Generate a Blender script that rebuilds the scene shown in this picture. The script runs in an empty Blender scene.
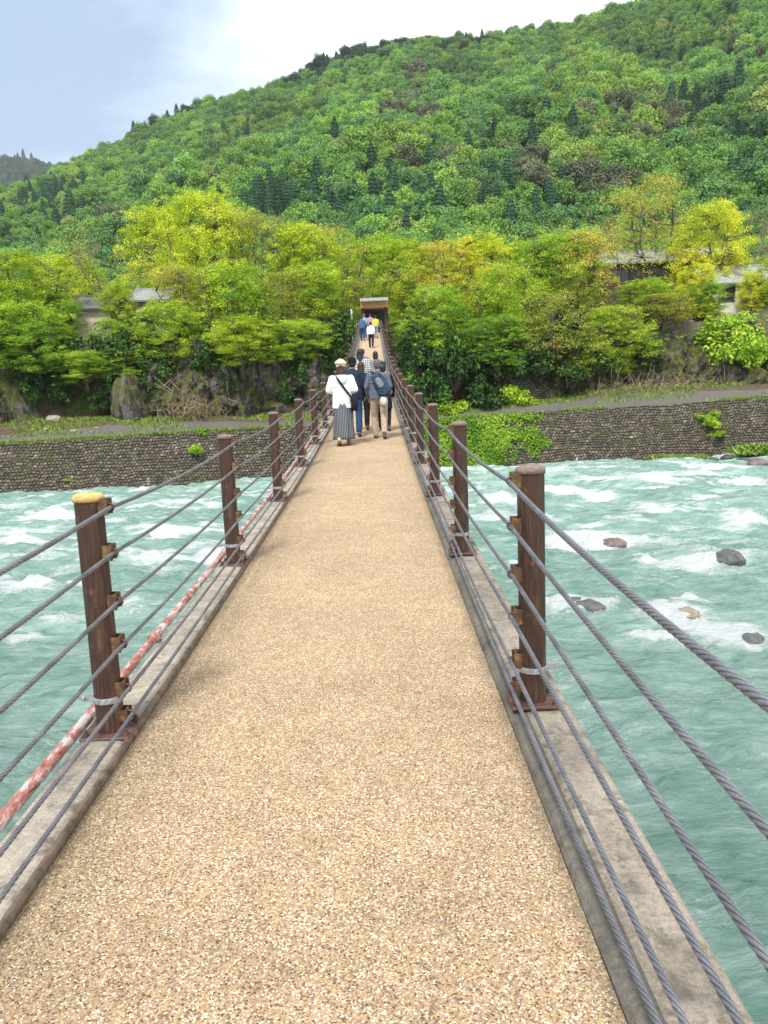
import bpy, math, random
import numpy as np
from mathutils import Vector, Matrix
R = math.radians
rng = np.random.default_rng(7)
random.seed(7)
S = bpy.context.scene
COL = S.collection

# ------------------------------------------------------------------ camera
FL, PITCH, ROLL, YAW = 759.8, -0.15499, -0.04116, 0.00358
CAM = np.array([0.2714, 0.0, 1.392])
fw = np.array([math.sin(YAW)*math.cos(PITCH), math.cos(YAW)*math.cos(PITCH), math.sin(PITCH)])
r0 = np.array([math.cos(YAW), -math.sin(YAW), 0.0]); u0 = np.cross(r0, fw)
rt = r0*math.cos(ROLL)+u0*math.sin(ROLL); up = -r0*math.sin(ROLL)+u0*math.cos(ROLL)
cd = bpy.data.cameras.new('camera'); cam = bpy.data.objects.new('camera', cd); COL.objects.link(cam)
M = Matrix.Identity(4)
for i in range(3):
    M[i][0], M[i][1], M[i][2], M[i][3] = rt[i], up[i], -fw[i], CAM[i]
cam.matrix_world = M
cd.sensor_fit = 'VERTICAL'; cd.sensor_height = 36.0; cd.lens = FL/1024*36.0
cd.clip_start = 0.05; cd.clip_end = 6000
S.camera = cam
def ray(px, py):
    return fw*FL+rt*(px-384)+up*(512-py)
def at(px, py, y):                      # the world point seen at a picture position at a given distance along the bridge
    d = ray(px, py); return CAM+d*(y/d[1])
def onz(px, py, z):
    d = ray(px, py); return CAM+d*((z-CAM[2])/d[2])
def proj(P):
    d = np.asarray(P)-CAM; z = d@fw
    return 384+FL*(d@rt)/z, 512-FL*(d@up)/z

# ------------------------------------------------------------------ noise
_tab = rng.random((64, 64, 64)).astype(np.float32)
def vnoise(x, y, z=0.0):
    x, y, z = np.broadcast_arrays(np.asarray(x, float), np.asarray(y, float), np.asarray(z, float))
    xi, yi, zi = np.floor(x).astype(int), np.floor(y).astype(int), np.floor(z).astype(int)
    fx, fy, fz = x-xi, y-yi, z-zi
    fx, fy, fz = fx*fx*(3-2*fx), fy*fy*(3-2*fy), fz*fz*(3-2*fz)
    g = lambda a, b, c: _tab[(xi+a) & 63, (yi+b) & 63, (zi+c) & 63]
    l = lambda a, b, t: a+(b-a)*t
    return l(l(l(g(0,0,0), g(1,0,0), fx), l(g(0,1,0), g(1,1,0), fx), fy),
             l(l(g(0,0,1), g(1,0,1), fx), l(g(0,1,1), g(1,1,1), fx), fy), fz)
def fbm(x, y, z=0.0, o=4):
    s = 0; a = .5; t = 0
    for i in range(o):
        s = s+a*vnoise(np.asarray(x)*2**i+17*i, np.asarray(y)*2**i+5*i, np.asarray(z)*2**i+9*i); t += a; a *= .5
    return s/t
def sstep(a, b, x):
    t = np.clip((x-a)/(b-a), 0, 1); return t*t*(3-2*t)

# ------------------------------------------------------------------ mesh helpers
def mesh_np(name, V, F, mat=None, smooth=False, attrs=None):
    V = np.asarray(V, np.float32); F = np.asarray(F, np.int32); k = F.shape[1]
    me = bpy.data.meshes.new(name)
    me.vertices.add(len(V)); me.vertices.foreach_set('co', V.ravel())
    me.loops.add(F.size); me.loops.foreach_set('vertex_index', F.ravel())
    me.polygons.add(len(F)); me.polygons.foreach_set('loop_start', np.arange(0, F.size, k, dtype=np.int32))
    me.polygons.foreach_set('loop_total', np.full(len(F), k, np.int32))
    me.polygons.foreach_set('use_smooth', np.full(len(F), smooth, bool))
    for an, (dom, arr) in (attrs or {}).items():
        a = me.attributes.new(an, 'FLOAT', dom); a.data.foreach_set('value', np.asarray(arr, np.float32).ravel())
    me.update(calc_edges=True)
    if mat: me.materials.append(mat)
    return me
def link(name, me, parent=None):
    o = bpy.data.objects.new(name, me); COL.objects.link(o)
    if parent: o.parent = parent
    return o
def empty(name, loc=(0, 0, 0), rz=0):
    o = bpy.data.objects.new(name, None); COL.objects.link(o); o.empty_display_size = .2
    o.location = loc; o.rotation_euler = (0, 0, rz); return o
def tag(o, label=None, cat=None, group=None, kind=None):
    if label: o['label'] = label
    if cat: o['category'] = cat
    if group: o['group'] = group
    if kind: o['kind'] = kind
    return o
class MB:
    def __init__(s): s.v = []; s.f = []
    def add(s, vs, fs):
        n = len(s.v); s.v += [tuple(v) for v in vs]; s.f += [tuple(i+n for i in f) for f in fs]; return s
    def box(s, c, d, rot=None, b=0.0):
        cx, cy, cz = c; x, y, z = d[0]/2, d[1]/2, d[2]/2
        if b <= 0:
            P = [(-x,-y,-z),(x,-y,-z),(x,y,-z),(-x,y,-z),(-x,-y,z),(x,-y,z),(x,y,z),(-x,y,z)]
            Fc = [(0,3,2,1),(4,5,6,7),(0,1,5,4),(1,2,6,5),(2,3,7,6),(3,0,4,7)]
        else:
            def ring(zz, ins):
                a, e = x-ins, y-ins
                return [(-a+b,-e,zz),(a-b,-e,zz),(a,-e+b,zz),(a,e-b,zz),(a-b,e,zz),(-a+b,e,zz),(-a,e-b,zz),(-a,-e+b,zz)]
            P = ring(-z, b*.7)+ring(-z+b, 0)+ring(z-b, 0)+ring(z, b*.7)
            Fc = [tuple(range(7, -1, -1)), tuple(range(24, 32))]
            for k in range(3):
                for i in range(8):
                    j = (i+1) % 8; Fc.append((k*8+i, k*8+j, k*8+8+j, k*8+8+i))
        if rot is not None: P = [tuple(rot@Vector(p)) for p in P]
        return s.add([(p[0]+cx, p[1]+cy, p[2]+cz) for p in P], Fc)
    def tube(s, pts, rads, n=10, cap=True, squash=None, ref=None):
        pts = [Vector(p) for p in pts]
        if not hasattr(rads, '__len__'): rads = [rads]*len(pts)
        base = len(s.v); U = None
        for i, p in enumerate(pts):
            t = (pts[min(i+1, len(pts)-1)]-pts[max(i-1, 0)])
            t = t.normalized() if t.length > 1e-9 else Vector((0, 0, 1))
            if U is None:
                U = Vector(ref) if ref else (Vector((1, 0, 0)) if abs(t.x) < .9 else Vector((0, 1, 0)))
            U = (U-t*U.dot(t)).normalized(); W = t.cross(U)
            sq = squash if squash else (1, 1)
            for k in range(n):
                a = 2*math.pi*k/n
                s.v.append(tuple(p+U*math.cos(a)*rads[i]*sq[0]+W*math.sin(a)*rads[i]*sq[1]))
        for i in range(len(pts)-1):
            for k in range(n):
                j = (k+1) % n; a = base+i*n
                s.f.append((a+k, a+j, a+n+j, a+n+k))
        if cap:
            s.f.append(tuple(base+k for k in range(n-1, -1, -1)))
            s.f.append(tuple(base+(len(pts)-1)*n+k for k in range(n)))
        return s
    def cap(s, a, b, r1, r2=None, n=12, squash=None, ref=None):       # tapered capsule
        a, b = Vector(a), Vector(b); r2 = r1 if r2 is None else r2
        d = (b-a).normalized() if (b-a).length > 1e-6 else Vector((0, 0, 1))
        P, Q = [], []
        for t in (90, 65, 40, 20): P.append(a-d*r1*math.sin(R(t))); Q.append(max(r1*math.cos(R(t)), r1*.05))
        P += [a, a.lerp(b, .5), b]; Q += [r1, (r1+r2)/2, r2]
        for t in (20, 40, 65, 90): P.append(b+d*r2*math.sin(R(t))); Q.append(max(r2*math.cos(R(t)), r2*.05))
        return s.tube(P, Q, n, True, squash, ref)
    def ell(s, c, r, n=14, m=9, rot=None):
        base = len(s.v); c = Vector(c)
        for i in range(m+1):
            t = math.pi*(i+.02)/(m+.04)
            for k in range(n):
                a = 2*math.pi*k/n
                p = Vector((r[0]*math.sin(t)*math.cos(a), r[1]*math.sin(t)*math.sin(a), -r[2]*math.cos(t)))
                if rot is not None: p = rot@p
                s.v.append(tuple(p+c))
        for i in range(m):
            for k in range(n):
                j = (k+1) % n; a = base+i*n
                s.f.append((a+k, a+j, a+n+j, a+n+k))
        s.f.append(tuple(base+k for k in range(n-1, -1, -1))); s.f.append(tuple(base+m*n+k for k in range(n)))
        return s
    def rings(s, rs, cap=True):        # list of rings of equal length
        n = len(rs[0]); base = len(s.v)
        for r_ in rs: s.v += [tuple(p) for p in r_]
        for i in range(len(rs)-1):
            for k in range(n):
                j = (k+1) % n; a = base+i*n
                s.f.append((a+k, a+j, a+n+j, a+n+k))
        if cap:
            s.f.append(tuple(base+k for k in range(n-1, -1, -1)))
            s.f.append(tuple(base+(len(rs)-1)*n+k for k in range(n)))
        return s
    def mesh(s, name, mat=None, smooth=False):
        me = bpy.data.meshes.new(name); me.from_pydata(s.v, [], s.f)
        if smooth: me.polygons.foreach_set('use_smooth', [True]*len(me.polygons))
        if mat: me.materials.append(mat)
        me.update(); return me
    def build(s, name, mat, parent=None, smooth=False, sharp=None):
        me = s.mesh(name, mat, smooth)
        if sharp and smooth:
            me.set_sharp_from_angle(angle=R(sharp))
        return link(name, me, parent)
def fuse(mb, name, mat, parent, voxel=.01, it=6, fac=.5):    # union of overlapping forms into one continuous skin
    me = mb.mesh(name, mat); o = link(name, me)
    m = o.modifiers.new('r', 'REMESH'); m.mode = 'VOXEL'; m.voxel_size = voxel; m.use_smooth_shade = True
    m = o.modifiers.new('s', 'SMOOTH'); m.iterations = it; m.factor = fac
    bpy.context.view_layer.update()
    dg = bpy.context.evaluated_depsgraph_get()
    n = bpy.data.meshes.new_from_object(o.evaluated_get(dg)); n.name = name
    n.polygons.foreach_set('use_smooth', [True]*len(n.polygons))
    if not n.materials: n.materials.append(mat)
    o.modifiers.clear(); o.data = n
    if parent: o.parent = parent
    return o

# ------------------------------------------------------------------ materials
class NT:
    def __init__(s, name):
        s.m = bpy.data.materials.new(name); s.m.use_nodes = True; s.t = s.m.node_tree; s.n = s.t.nodes
        s.b = s.n['Principled BSDF']; s.out = s.n['Material Output']
    def new(s, typ, **k):
        n = s.n.new(typ)
        for a, b in k.items(): setattr(n, a, b)
        return n
    def lk(s, a, b): s.t.links.new(a, b)
    def coord(s, obj=True): return s.new('ShaderNodeTexCoord').outputs['Object' if obj else 'Generated']
    def mapping(s, v, scale=(1, 1, 1), loc=(0, 0, 0), rot=(0, 0, 0)):
        m = s.new('ShaderNodeMapping'); s.lk(v, m.inputs[0]); m.inputs['Scale'].default_value = scale
        m.inputs['Location'].default_value = loc; m.inputs['Rotation'].default_value = rot; return m.outputs[0]
    def noise(s, v, sc, det=4, rough=.55, dist=0):
        n = s.new('ShaderNodeTexNoise'); s.lk(v, n.inputs['Vector']); n.inputs['Scale'].default_value = sc
        n.inputs['Detail'].default_value = det; n.inputs['Roughness'].default_value = rough; n.inputs['Distortion'].default_value = dist
        return n.outputs['Fac']
    def voro(s, v, sc, out='Color', feat='F1', rnd=1):
        n = s.new('ShaderNodeTexVoronoi', feature=feat); s.lk(v, n.inputs['Vector']); n.inputs['Scale'].default_value = sc
        n.inputs['Randomness'].default_value = rnd; return n.outputs[out]
    def ramp(s, f, stops, interp='LINEAR'):
        n = s.new('ShaderNodeValToRGB'); s.lk(f, n.inputs[0]); cr = n.color_ramp; cr.interpolation = interp
        while len(cr.elements) > 1: cr.elements.remove(cr.elements[0])
        cr.elements[0].position = stops[0][0]; cr.elements[0].color = (*stops[0][1], 1) if len(stops[0][1]) == 3 else stops[0][1]
        for p, c in stops[1:]:
            e = cr.elements.new(p); e.color = (*c, 1)
        return n.outputs[0]
    def bw(s, f, a, b): return s.ramp(f, [(a, (0, 0, 0)), (b, (1, 1, 1))])
    def mix(s, f, a, b, mode='MIX'):
        n = s.new('ShaderNodeMix', data_type='RGBA', blend_type=mode)
        for sock, v in ((n.inputs[0], f), (n.inputs[6], a), (n.inputs[7], b)):
            if isinstance(v, (int, float)): sock.default_value = v if sock == n.inputs[0] else (v, v, v, 1)
            elif isinstance(v, tuple): sock.default_value = (*v, 1)
            else: s.lk(v, sock)
        return n.outputs[2]
    def math(s, op, a, b=None, c=None):
        n = s.new('ShaderNodeMath', operation=op)
        for i, v in enumerate((a, b, c)):
            if v is None: continue
            if isinstance(v, (int, float)): n.inputs[i].default_value = v
            else: s.lk(v, n.inputs[i])
        return n.outputs[0]
    def attr(s, name, typ='GEOMETRY', out='Fac'):
        n = s.new('ShaderNodeAttribute'); n.attribute_name = name; n.attribute_type = typ; return n.outputs[out]
    def bump(s, h, dist=.01, st=1.0):
        n = s.new('ShaderNodeBump'); s.lk(h, n.inputs['Height']); n.inputs['Distance'].default_value = dist
        n.inputs['Strength'].default_value = st; s.lk(n.outputs[0], s.b.inputs['Normal']); return n
    def color(s, c):
        if isinstance(c, tuple): s.b.inputs['Base Color'].default_value = (*c, 1)
        else: s.lk(c, s.b.inputs['Base Color'])
    def rough(s, r): 
        if isinstance(r, (int, float)): s.b.inputs['Roughness'].default_value = r
        else: s.lk(r, s.b.inputs['Roughness'])
    def metal(s, v): s.b.inputs['Metallic'].default_value = v
    def spec(s, v): s.b.inputs['Specular IOR Level'].default_value = v

def m_plain(name, c, r=.7, var=.25, sc=30, bump=.0, metal=0, spec=.4):
    t = NT(name); v = t.coord(); f = t.noise(v, sc, 5)
    c2 = tuple(x*(1-var) for x in c); c3 = tuple(min(1, x*(1+var)) for x in c)
    t.color(t.ramp(f, [(.3, c2), (.7, c3)])); t.rough(r); t.metal(metal); t.spec(spec)
    if bump: t.bump(f, bump)
    return t.m

def m_aggregate():
    t = NT('washed_aggregate'); v = t.coord()
    nz = t.new('ShaderNodeTexNoise'); t.lk(v, nz.inputs['Vector']); nz.inputs['Scale'].default_value = 90; nz.inputs['Detail'].default_value = 2
    w = t.new('ShaderNodeVectorMath', operation='MULTIPLY_ADD'); t.lk(nz.outputs['Color'], w.inputs[0]); w.inputs[1].default_value = (.008, .008, .0); t.lk(v, w.inputs[2])
    wv = w.outputs[0]
    c1 = t.voro(wv, 215, 'Color'); sep = t.new('ShaderNodeSeparateColor'); t.lk(c1, sep.inputs[0])
    col = t.ramp(sep.outputs[0], [(0, (.13, .10, .08)), (.09, (.27, .20, .15)), (.20, (.44, .33, .23)), (.34, (.57, .43, .29)), (.46, (.50, .32, .22)),
                                  (.55, (.66, .54, .40)), (.66, (.48, .38, .30)), (.75, (.88, .82, .72)), (.87, (.60, .46, .26)), (.95, (.30, .28, .29))], 'CONSTANT')
    d = t.voro(wv, 215, 'Distance', 'DISTANCE_TO_EDGE')
    gap = t.bw(d, .02, .12)
    col = t.mix(gap, t.mix(.5, col, (.30, .21, .13)), col)
    big = t.noise(v, 1.3, 5, .6); mid = t.noise(v, 9, 4, .6)
    col = t.mix(1.0, col, t.ramp(big, [(.3, (.86, .84, .82)), (.7, (1.08, 1.06, 1.02))]), 'MULTIPLY')
    col = t.mix(1.0, col, t.ramp(mid, [(.3, (.90, .89, .87)), (.7, (1.06, 1.06, 1.06))]), 'MULTIPLY')
    # dull damp stains and the joints between pours
    st = t.bw(t.noise(t.mapping(v, (1.5, .8, 1)), 2.2, 6, .7, .6), .60, .74)
    col = t.mix(t.math('MULTIPLY', st, .28), col, (.33, .26, .19))
    sx = t.new('ShaderNodeSeparateXYZ'); t.lk(v, sx.inputs[0])
    edge = t.bw(t.math('ADD', t.math('ABSOLUTE', sx.outputs[0]), t.math('MULTIPLY', t.noise(v, 7, 5), .08)), .735, .80)
    col = t.mix(t.math('MULTIPLY', edge, .55), col, (.13, .11, .08))
    jm = t.math('PINGPONG', t.math('ADD', t.math('ADD', sx.outputs[1], .31), t.math('MULTIPLY', t.noise(v, 20, 2), .01)), 1.39)
    jl = t.bw(jm, .012, .002)
    col = t.mix(t.math('MULTIPLY', jl, .22), col, (.30, .22, .15))
    col = t.mix(1.0, col, (.95, .905, .80), 'MULTIPLY'); t.color(col); t.rough(.85); t.spec(.25)
    t.bump(t.math('MINIMUM', d, .2), .012, .5)
    return t.m
def m_concrete(name, base, moss=.4, dark=.5):
    t = NT(name); v = t.coord()
    n1 = t.noise(v, 3.5, 8, .68); n2 = t.noise(v, 60, 5, .7); n3 = t.noise(v, 300, 2); n4 = t.noise(t.mapping(v, loc=(3, 8, 1)), 9, 7, .7, .5)
    c = t.ramp(n1, [(.3, tuple(x*.50 for x in base)), (.5, base), (.68, tuple(min(1, x*1.35) for x in base))])
    c = t.mix(1, c, t.ramp(n2, [(.3, (.72, .72, .70)), (.7, (1.2, 1.19, 1.17))]), 'MULTIPLY')
    c = t.mix(1, c, t.ramp(n3, [(.3, (.75, .75, .75)), (.7, (1.2, 1.2, 1.2))]), 'MULTIPLY')
    c = t.mix(t.math('MULTIPLY', t.bw(n4, .52, .64), dark), c, (.075, .07, .055))
    c = t.mix(t.math('MULTIPLY', t.bw(t.noise(v, 14, 6, .7), .58, .66), moss), c, (.10, .085, .035))
    t.color(c); t.rough(.9); t.spec(.25); t.bump(t.math('ADD', n2, n3), .006, .6)
    return t.m
def m_post():
    t = NT('brown_post_paint'); v = t.coord()
    g = t.noise(t.mapping(v, (1, 1, .06)), 130, 5, .6); g2 = t.noise(t.mapping(v, (1, 1, .12)), 32, 5, .7); f = t.noise(v, 9, 6, .7)
    c = t.ramp(g, [(.3, (.022, .012, .009)), (.55, (.060, .029, .019)), (.75, (.105, .055, .034))])
    c = t.mix(t.bw(g2, .55, .72), c, (.15, .085, .045))
    c = t.mix(t.math('MULTIPLY', t.bw(f, .6, .67), .75), c, (.20, .085, .065))
    t.color(c); t.rough(.55); t.spec(.4); t.bump(g, .003, .8); return t.m
def m_cap(name, c1, c2):
    t = NT(name); v = t.coord(); f = t.noise(v, 22, 6, .7)
    t.color(t.ramp(f, [(.35, c2), (.5, c1), (.7, tuple(min(1, x*1.25) for x in c1))])); t.rough(.6); t.bump(f, .002); return t.m
def m_bracket():
    t = NT('bracket_steel'); v = t.coord(); f = t.noise(v, 28, 6, .7)
    t.color(t.ramp(f, [(.35, (.05, .028, .018)), (.52, (.12, .065, .03)), (.66, (.26, .15, .055)), (.8, (.09, .05, .03))])); t.rough(.6); t.metal(.2); t.bump(f, .002); return t.m
def m_cable():
    t = NT('galvanised_strand'); v = t.coord(); f = t.noise(v, 9, 5); g = t.noise(v, 300, 3)
    c = t.ramp(f, [(.3, (.15, .155, .175)), (.7, (.30, .30, .325))])
    c = t.mix(1, c, t.ramp(g, [(.3, (.7, .7, .7)), (.7, (1.2, 1.2, 1.2))]), 'MULTIPLY')
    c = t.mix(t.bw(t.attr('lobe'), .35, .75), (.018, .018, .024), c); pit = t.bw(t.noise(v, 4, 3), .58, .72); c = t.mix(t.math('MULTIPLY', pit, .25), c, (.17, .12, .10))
    t.color(c); t.rough(.48); t.metal(.45); return t.m
def m_pipe():
    t = NT('worn_red_pipe_paint'); v = t.coord(); f = t.noise(t.mapping(v, (1, .35, 1)), 26, 7, .72, .4)
    t.color(t.ramp(f, [(.36, (.16, .07, .045)), (.43, (.33, .12, .09)), (.52, (.42, .21, .18)), (.56, (.55, .50, .48)), (.66, (.45, .41, .40))])); t.rough(.6); t.bump(f, .002); return t.m
def m_leaf(name, stops, trans=.35, use_tint=False, rough=.6):
    t = NT(name)
    lv = t.attr('lv')
    if use_tint:
        n = t.new('ShaderNodeAttribute'); n.attribute_name = 'tint'; n.attribute_type = 'INSTANCER'
        oi = t.new('ShaderNodeObjectInfo')
        c = t.mix(1.0, n.outputs['Color'], oi.outputs['Color'], 'ADD')
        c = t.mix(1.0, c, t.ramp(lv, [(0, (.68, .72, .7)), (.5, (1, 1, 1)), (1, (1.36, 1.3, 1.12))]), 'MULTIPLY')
    else:
        c = t.ramp(lv, stops)
        oi = t.new('ShaderNodeObjectInfo')
        c = t.mix(1.0, c, t.ramp(oi.outputs['Random'], [(0, (.70, .78, .76)), (.5, (.98, .97, .92)), (1, (1.22, 1.06, .85))]), 'MULTIPLY')
    t.color(c); t.rough(rough); t.spec(.25)
    tr = t.new('ShaderNodeBsdfTranslucent'); hs = t.mix(1.0, c, (1.0, 1.0, .55), 'MULTIPLY'); t.lk(hs, tr.inputs[0])
    mx = t.new('ShaderNodeMixShader'); mx.inputs[0].default_value = trans
    t.lk(t.b.outputs[0], mx.inputs[1]); t.lk(tr.outputs[0], mx.inputs[2]); t.lk(mx.outputs[0], t.out.inputs[0])
    return t.m
def m_bark(name='tree_bark', c=(.10, .08, .06)):
    t = NT(name); v = t.coord(); g = t.noise(t.mapping(v, (1, 1, .25)), 9, 6, .7)
    t.color(t.ramp(g, [(.3, tuple(x*.4 for x in c)), (.7, tuple(x*1.5 for x in c))])); t.rough(.9); t.bump(g, .05); return t.m
def m_cloth(name, c, var=.18, sc=18, weave=True, spec=.15, r=.85):
    t = NT(name); v = t.coord(); f = t.noise(v, sc, 4, .6, .4)
    t.color(t.ramp(f, [(.3, tuple(x*(1-var) for x in c)), (.7, tuple(min(1, x*(1+var)) for x in c))])); t.rough(r); t.spec(spec)
    t.bump(f, .03, .7); return t.m

AGG = m_aggregate(); CONC = m_concrete('edge_beam_concrete', (.38, .325, .265), .5, .6); CONCD = m_concrete('damp_kerb_concrete', (.16, .145, .12), .55, .6); CONCL = m_concrete('pale_mottled_concrete', (.40, .35, .29), .55, .65)
RUSTK = m_plain('rusty_angle_steel', (.15, .11, .08), .7, .5, 24, .003); UNDER = m_plain('grey_girder_paint', (.10, .09, .085), .6)
POST = m_post(); CAPY = m_cap('worn_yellow_cap_paint', (.62, .42, .14), (.30, .17, .07)); CAPP = m_cap('faded_brown_cap_paint', (.22, .15, .125), (.09, .05, .04))
BRK = m_bracket(); CAB = m_cable(); PIPE = m_pipe(); STRAP = m_plain('galvanised_strap', (.42, .43, .45), .45, .3, 60, 0, .6)
BASEM = m_plain('red_brown_base_plate', (.105, .055, .048), .6, .4, 30, .002); BARK = m_bark()

# ------------------------------------------------------------------ deck profile
DK, DS = .001438, .0175
def dz(y):
    y = np.asarray(y, float)
    a = DK*y*y+DS*y; b = (DK*54*54+DS*54)+.118*(y-54)
    return np.where(y > 54, b, a)
def dzf(y): return float(dz(y))
Y0, Y1 = -7.0, 64.5
bridge = tag(empty('suspension_bridge', (0, 0, 0)), 'long narrow pedestrian suspension bridge with tan pebbled deck crossing the river', 'bridge')
def strip(name, prof, mat, parent, step=.5, smooth=False):        # profile in (x, dz) swept along the deck
    ys = np.arange(Y0, Y1+.01, step); n = len(prof)
    V = np.array([[x, y, dzf(y)+z] for y in ys for x, z in prof]); F = []
    for i in range(len(ys)-1):
        for k in range(n):
            j = (k+1) % n; F.append((i*n+k, i*n+j, i*n+n+j, i*n+n+k))
    me = mesh_np(name, V, F, mat, smooth); o = link(name, me, parent); return o
strip('walkway', [(-.755, 0), (-.755, -.12), (.755, -.12), (.755, 0), (.4, .006), (0, .008), (-.4, .006)], AGG, bridge, .25)
strip('kerb', [(-.757, -.10), (-.757, .014), (-.762, .024), (-.773, .026), (-.782, .018), (-.782, -.10)], RUSTK, bridge, .25)
def wob(name, side, mat, parent):                                     # rough chipped concrete nosing on the right
    ys = np.arange(Y0, Y1, .04); V = []; F = []
    for i, y in enumerate(ys):
        w = (fbm(y*3.0, side*4.2, 0, 4)-.5)*.030; h = (fbm(y*5.0, 9.1, 0, 3)-.5)*.010
        z = dzf(y)
        for px, pz in ((.757, -.1), (.757+.0*w, .004+h), (.772+w, .018+h), (.797+w*.6, .030), (.824, .034), (.824, -.1)):
            V.append((side*px, y, z+pz))
    n = 6
    for i in range(len(ys)-1):
        for k in range(n-1):
            F.append((i*n+k, i*n+k+1, i*n+n+k+1, i*n+n+k) if side > 0 else (i*n+k+1, i*n+k, i*n+n+k, i*n+n+k+1))
    return link(name, mesh_np(name, V, F, mat, False), parent)
wob('kerb', 1, CONCD, bridge)
strip('edge_beam', [(.826, -.3), (.826, .031), (.84, .036), (1.0, .034), (1.012, .022), (1.012, -.3)], CONC, bridge)
strip('edge_beam', [(-.962, -.3), (-.962, .010), (-.950, .020), (-.80, .014), (-.784, .006), (-.784, -.3)], CONCL, bridge)
g = MB()
for x in (-.6, .6):
    g.rings([[(x-.05, y, dzf(y)-.16), (x+.05, y, dzf(y)-.16), (x+.05, y, dzf(y)-.38), (x-.05, y, dzf(y)-.38)] for y in np.arange(Y0, Y1, 1)])
g.build('girder', UNDER, bridge)
_cbm = MB().box((0, 0, 0), (2.3, .12, .14)).mesh('cross_beam', UNDER)
for y in np.arange(Y0+1, Y1-1, 2.65):
    q = link('cross_beam', _cbm, bridge); q.location = (0, y, dzf(y)-.46)

# ------------------------------------------------------------------ railings
HS = [.920, .740, .542, .368, .182, .072]
CX = .778
def post_meshes(side, detail):
    """meshes in post-local coordinates: origin at post foot, x inward = -side"""
    inw = -side
    b = MB(); H = .960; r = .054
    zs = [0.0]+[H*k/8 for k in range(1, 9)]
    b.tube([(0, 0, z) for z in zs], r, 28)
    body = b.mesh('post', POST, True); body.set_sharp_from_angle(angle=R(50))
    c = MB(); c.tube([(0, 0, H-.012), (0, 0, H+.002), (0, 0, H+.013), (0, 0, H+.019), (0, 0, H+.022)], [r+.004, r+.005, r+.001, r*.75, r*.3], 28)
    capm = c.mesh('cap', CAPP, True)
    br = []
    if detail:
        for i, h in enumerate(HS):
            m = MB(); w = .028; t = .005; x0 = r-.012; x1 = .070; hh = .062 if i < 5 else .045; zc = h+.004
            for yy in (-w, w): m.box((inw*(x0+x1)/2, yy, zc), (x1-x0+.02, t, hh))
            m.box((inw*x1, 0, zc), (t, 2*w-t-.001, hh)); m.box((inw*(x0+x1)/2, 0, zc-hh/2+.002), (x1-x0-.002, 2*w-t-.001, t-.001))
            me1 = m.mesh('bracket', BRK)
            u = MB(); pts = []
            for k in range(13):
                a = R(-120+k*25); pts.append((inw*(x1+.010+.015*math.cos(a)), 0, h+.0155*math.sin(a)))
            u.tube(pts, .0038, 6); me2 = u.mesh('clamp', BASEM, True)
            br.append((me1, me2))
    st = MB(); n = 28
    ring = lambda rr, z: [(rr*math.cos(2*math.pi*k/n), rr*math.sin(2*math.pi*k/n), z) for k in range(n)]
    st.rings([ring(r+.001, .135), ring(r+.005, .137), ring(r+.005, .158), ring(r+.001, .160)], False)
    for k in range(16):
        a = 2*math.pi*k/16; st.box(((r+.006)*math.cos(a), (r+.006)*math.sin(a), .1475), (.006, .012, .010), Matrix.Rotation(a, 3, 'Z'))
    st.box((-inw*(r+.03), 0, .148), (.05, .01, .024)); st.box((-inw*(r+.045), .0, .148), (.014, .03, .014))
    strap = st.mesh('strap', STRAP)
    bp = MB(); bp.box((0, 0, .006), (.20, .18, .012), None, .003)
    for sx in (-1, 1):
        for sy in (-1, 1):
            bp.tube([(sx*.078, sy*.068, .011), (sx*.078, sy*.068, .026)], .014, 6); bp.tube([(sx*.078, sy*.068, .026), (sx*.078, sy*.068, .040)], .007, 8)
    base = bp.mesh('base_plate', BASEM)
    return dict(post=body, cap=capm, br=br, strap=strap, base=base)
def twist_cable(path_fn, y0, y1, yfine, r=.0095, hand=1):
    # path_fn(y) -> (x, z)
    ys = list(np.arange(y0, -1, .05))+list(np.arange(-1, yfine, .009))+list(np.arange(yfine, y1, .33))
    n = 25; V = []; F = []; ph = 0
    ys = np.array(ys); X, Z = path_fn(ys)
    T = np.stack([np.gradient(X, ys), np.ones_like(ys), np.gradient(Z, ys)], 1); T /= np.linalg.norm(T, axis=1)[:, None]
    U = np.cross(T, [0, 0, 1.]); U /= np.linalg.norm(U, axis=1)[:, None]; W = np.cross(U, T)
    a = np.linspace(0, 2*np.pi, n, endpoint=False)
    ph = hand*2*np.pi*ys/.125
    fine = (ys < yfine).astype(float)
    aa = a[None, :]+np.where(ys < yfine, ph, hand*2*np.pi*yfine/.125)[:, None]
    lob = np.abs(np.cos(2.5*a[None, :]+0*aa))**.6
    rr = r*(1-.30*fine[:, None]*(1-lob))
    P = np.stack([X, ys, Z], 1)[:, None, :]+rr[..., None]*(np.cos(aa)[..., None]*U[:, None, :]+np.sin(aa)[..., None]*W[:, None, :])
    V = P.reshape(-1, 3); i = np.arange(len(ys)-1)[:, None]*n; k = np.arange(n)[None, :]; j = (k+1) % n
    F = np.stack([i+k, i+j, i+n+j, i+n+k], -1).reshape(-1, 4)[:, ::-1]
    return V, F, (1-fine[:, None]*(1-lob)).ravel()
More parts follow.
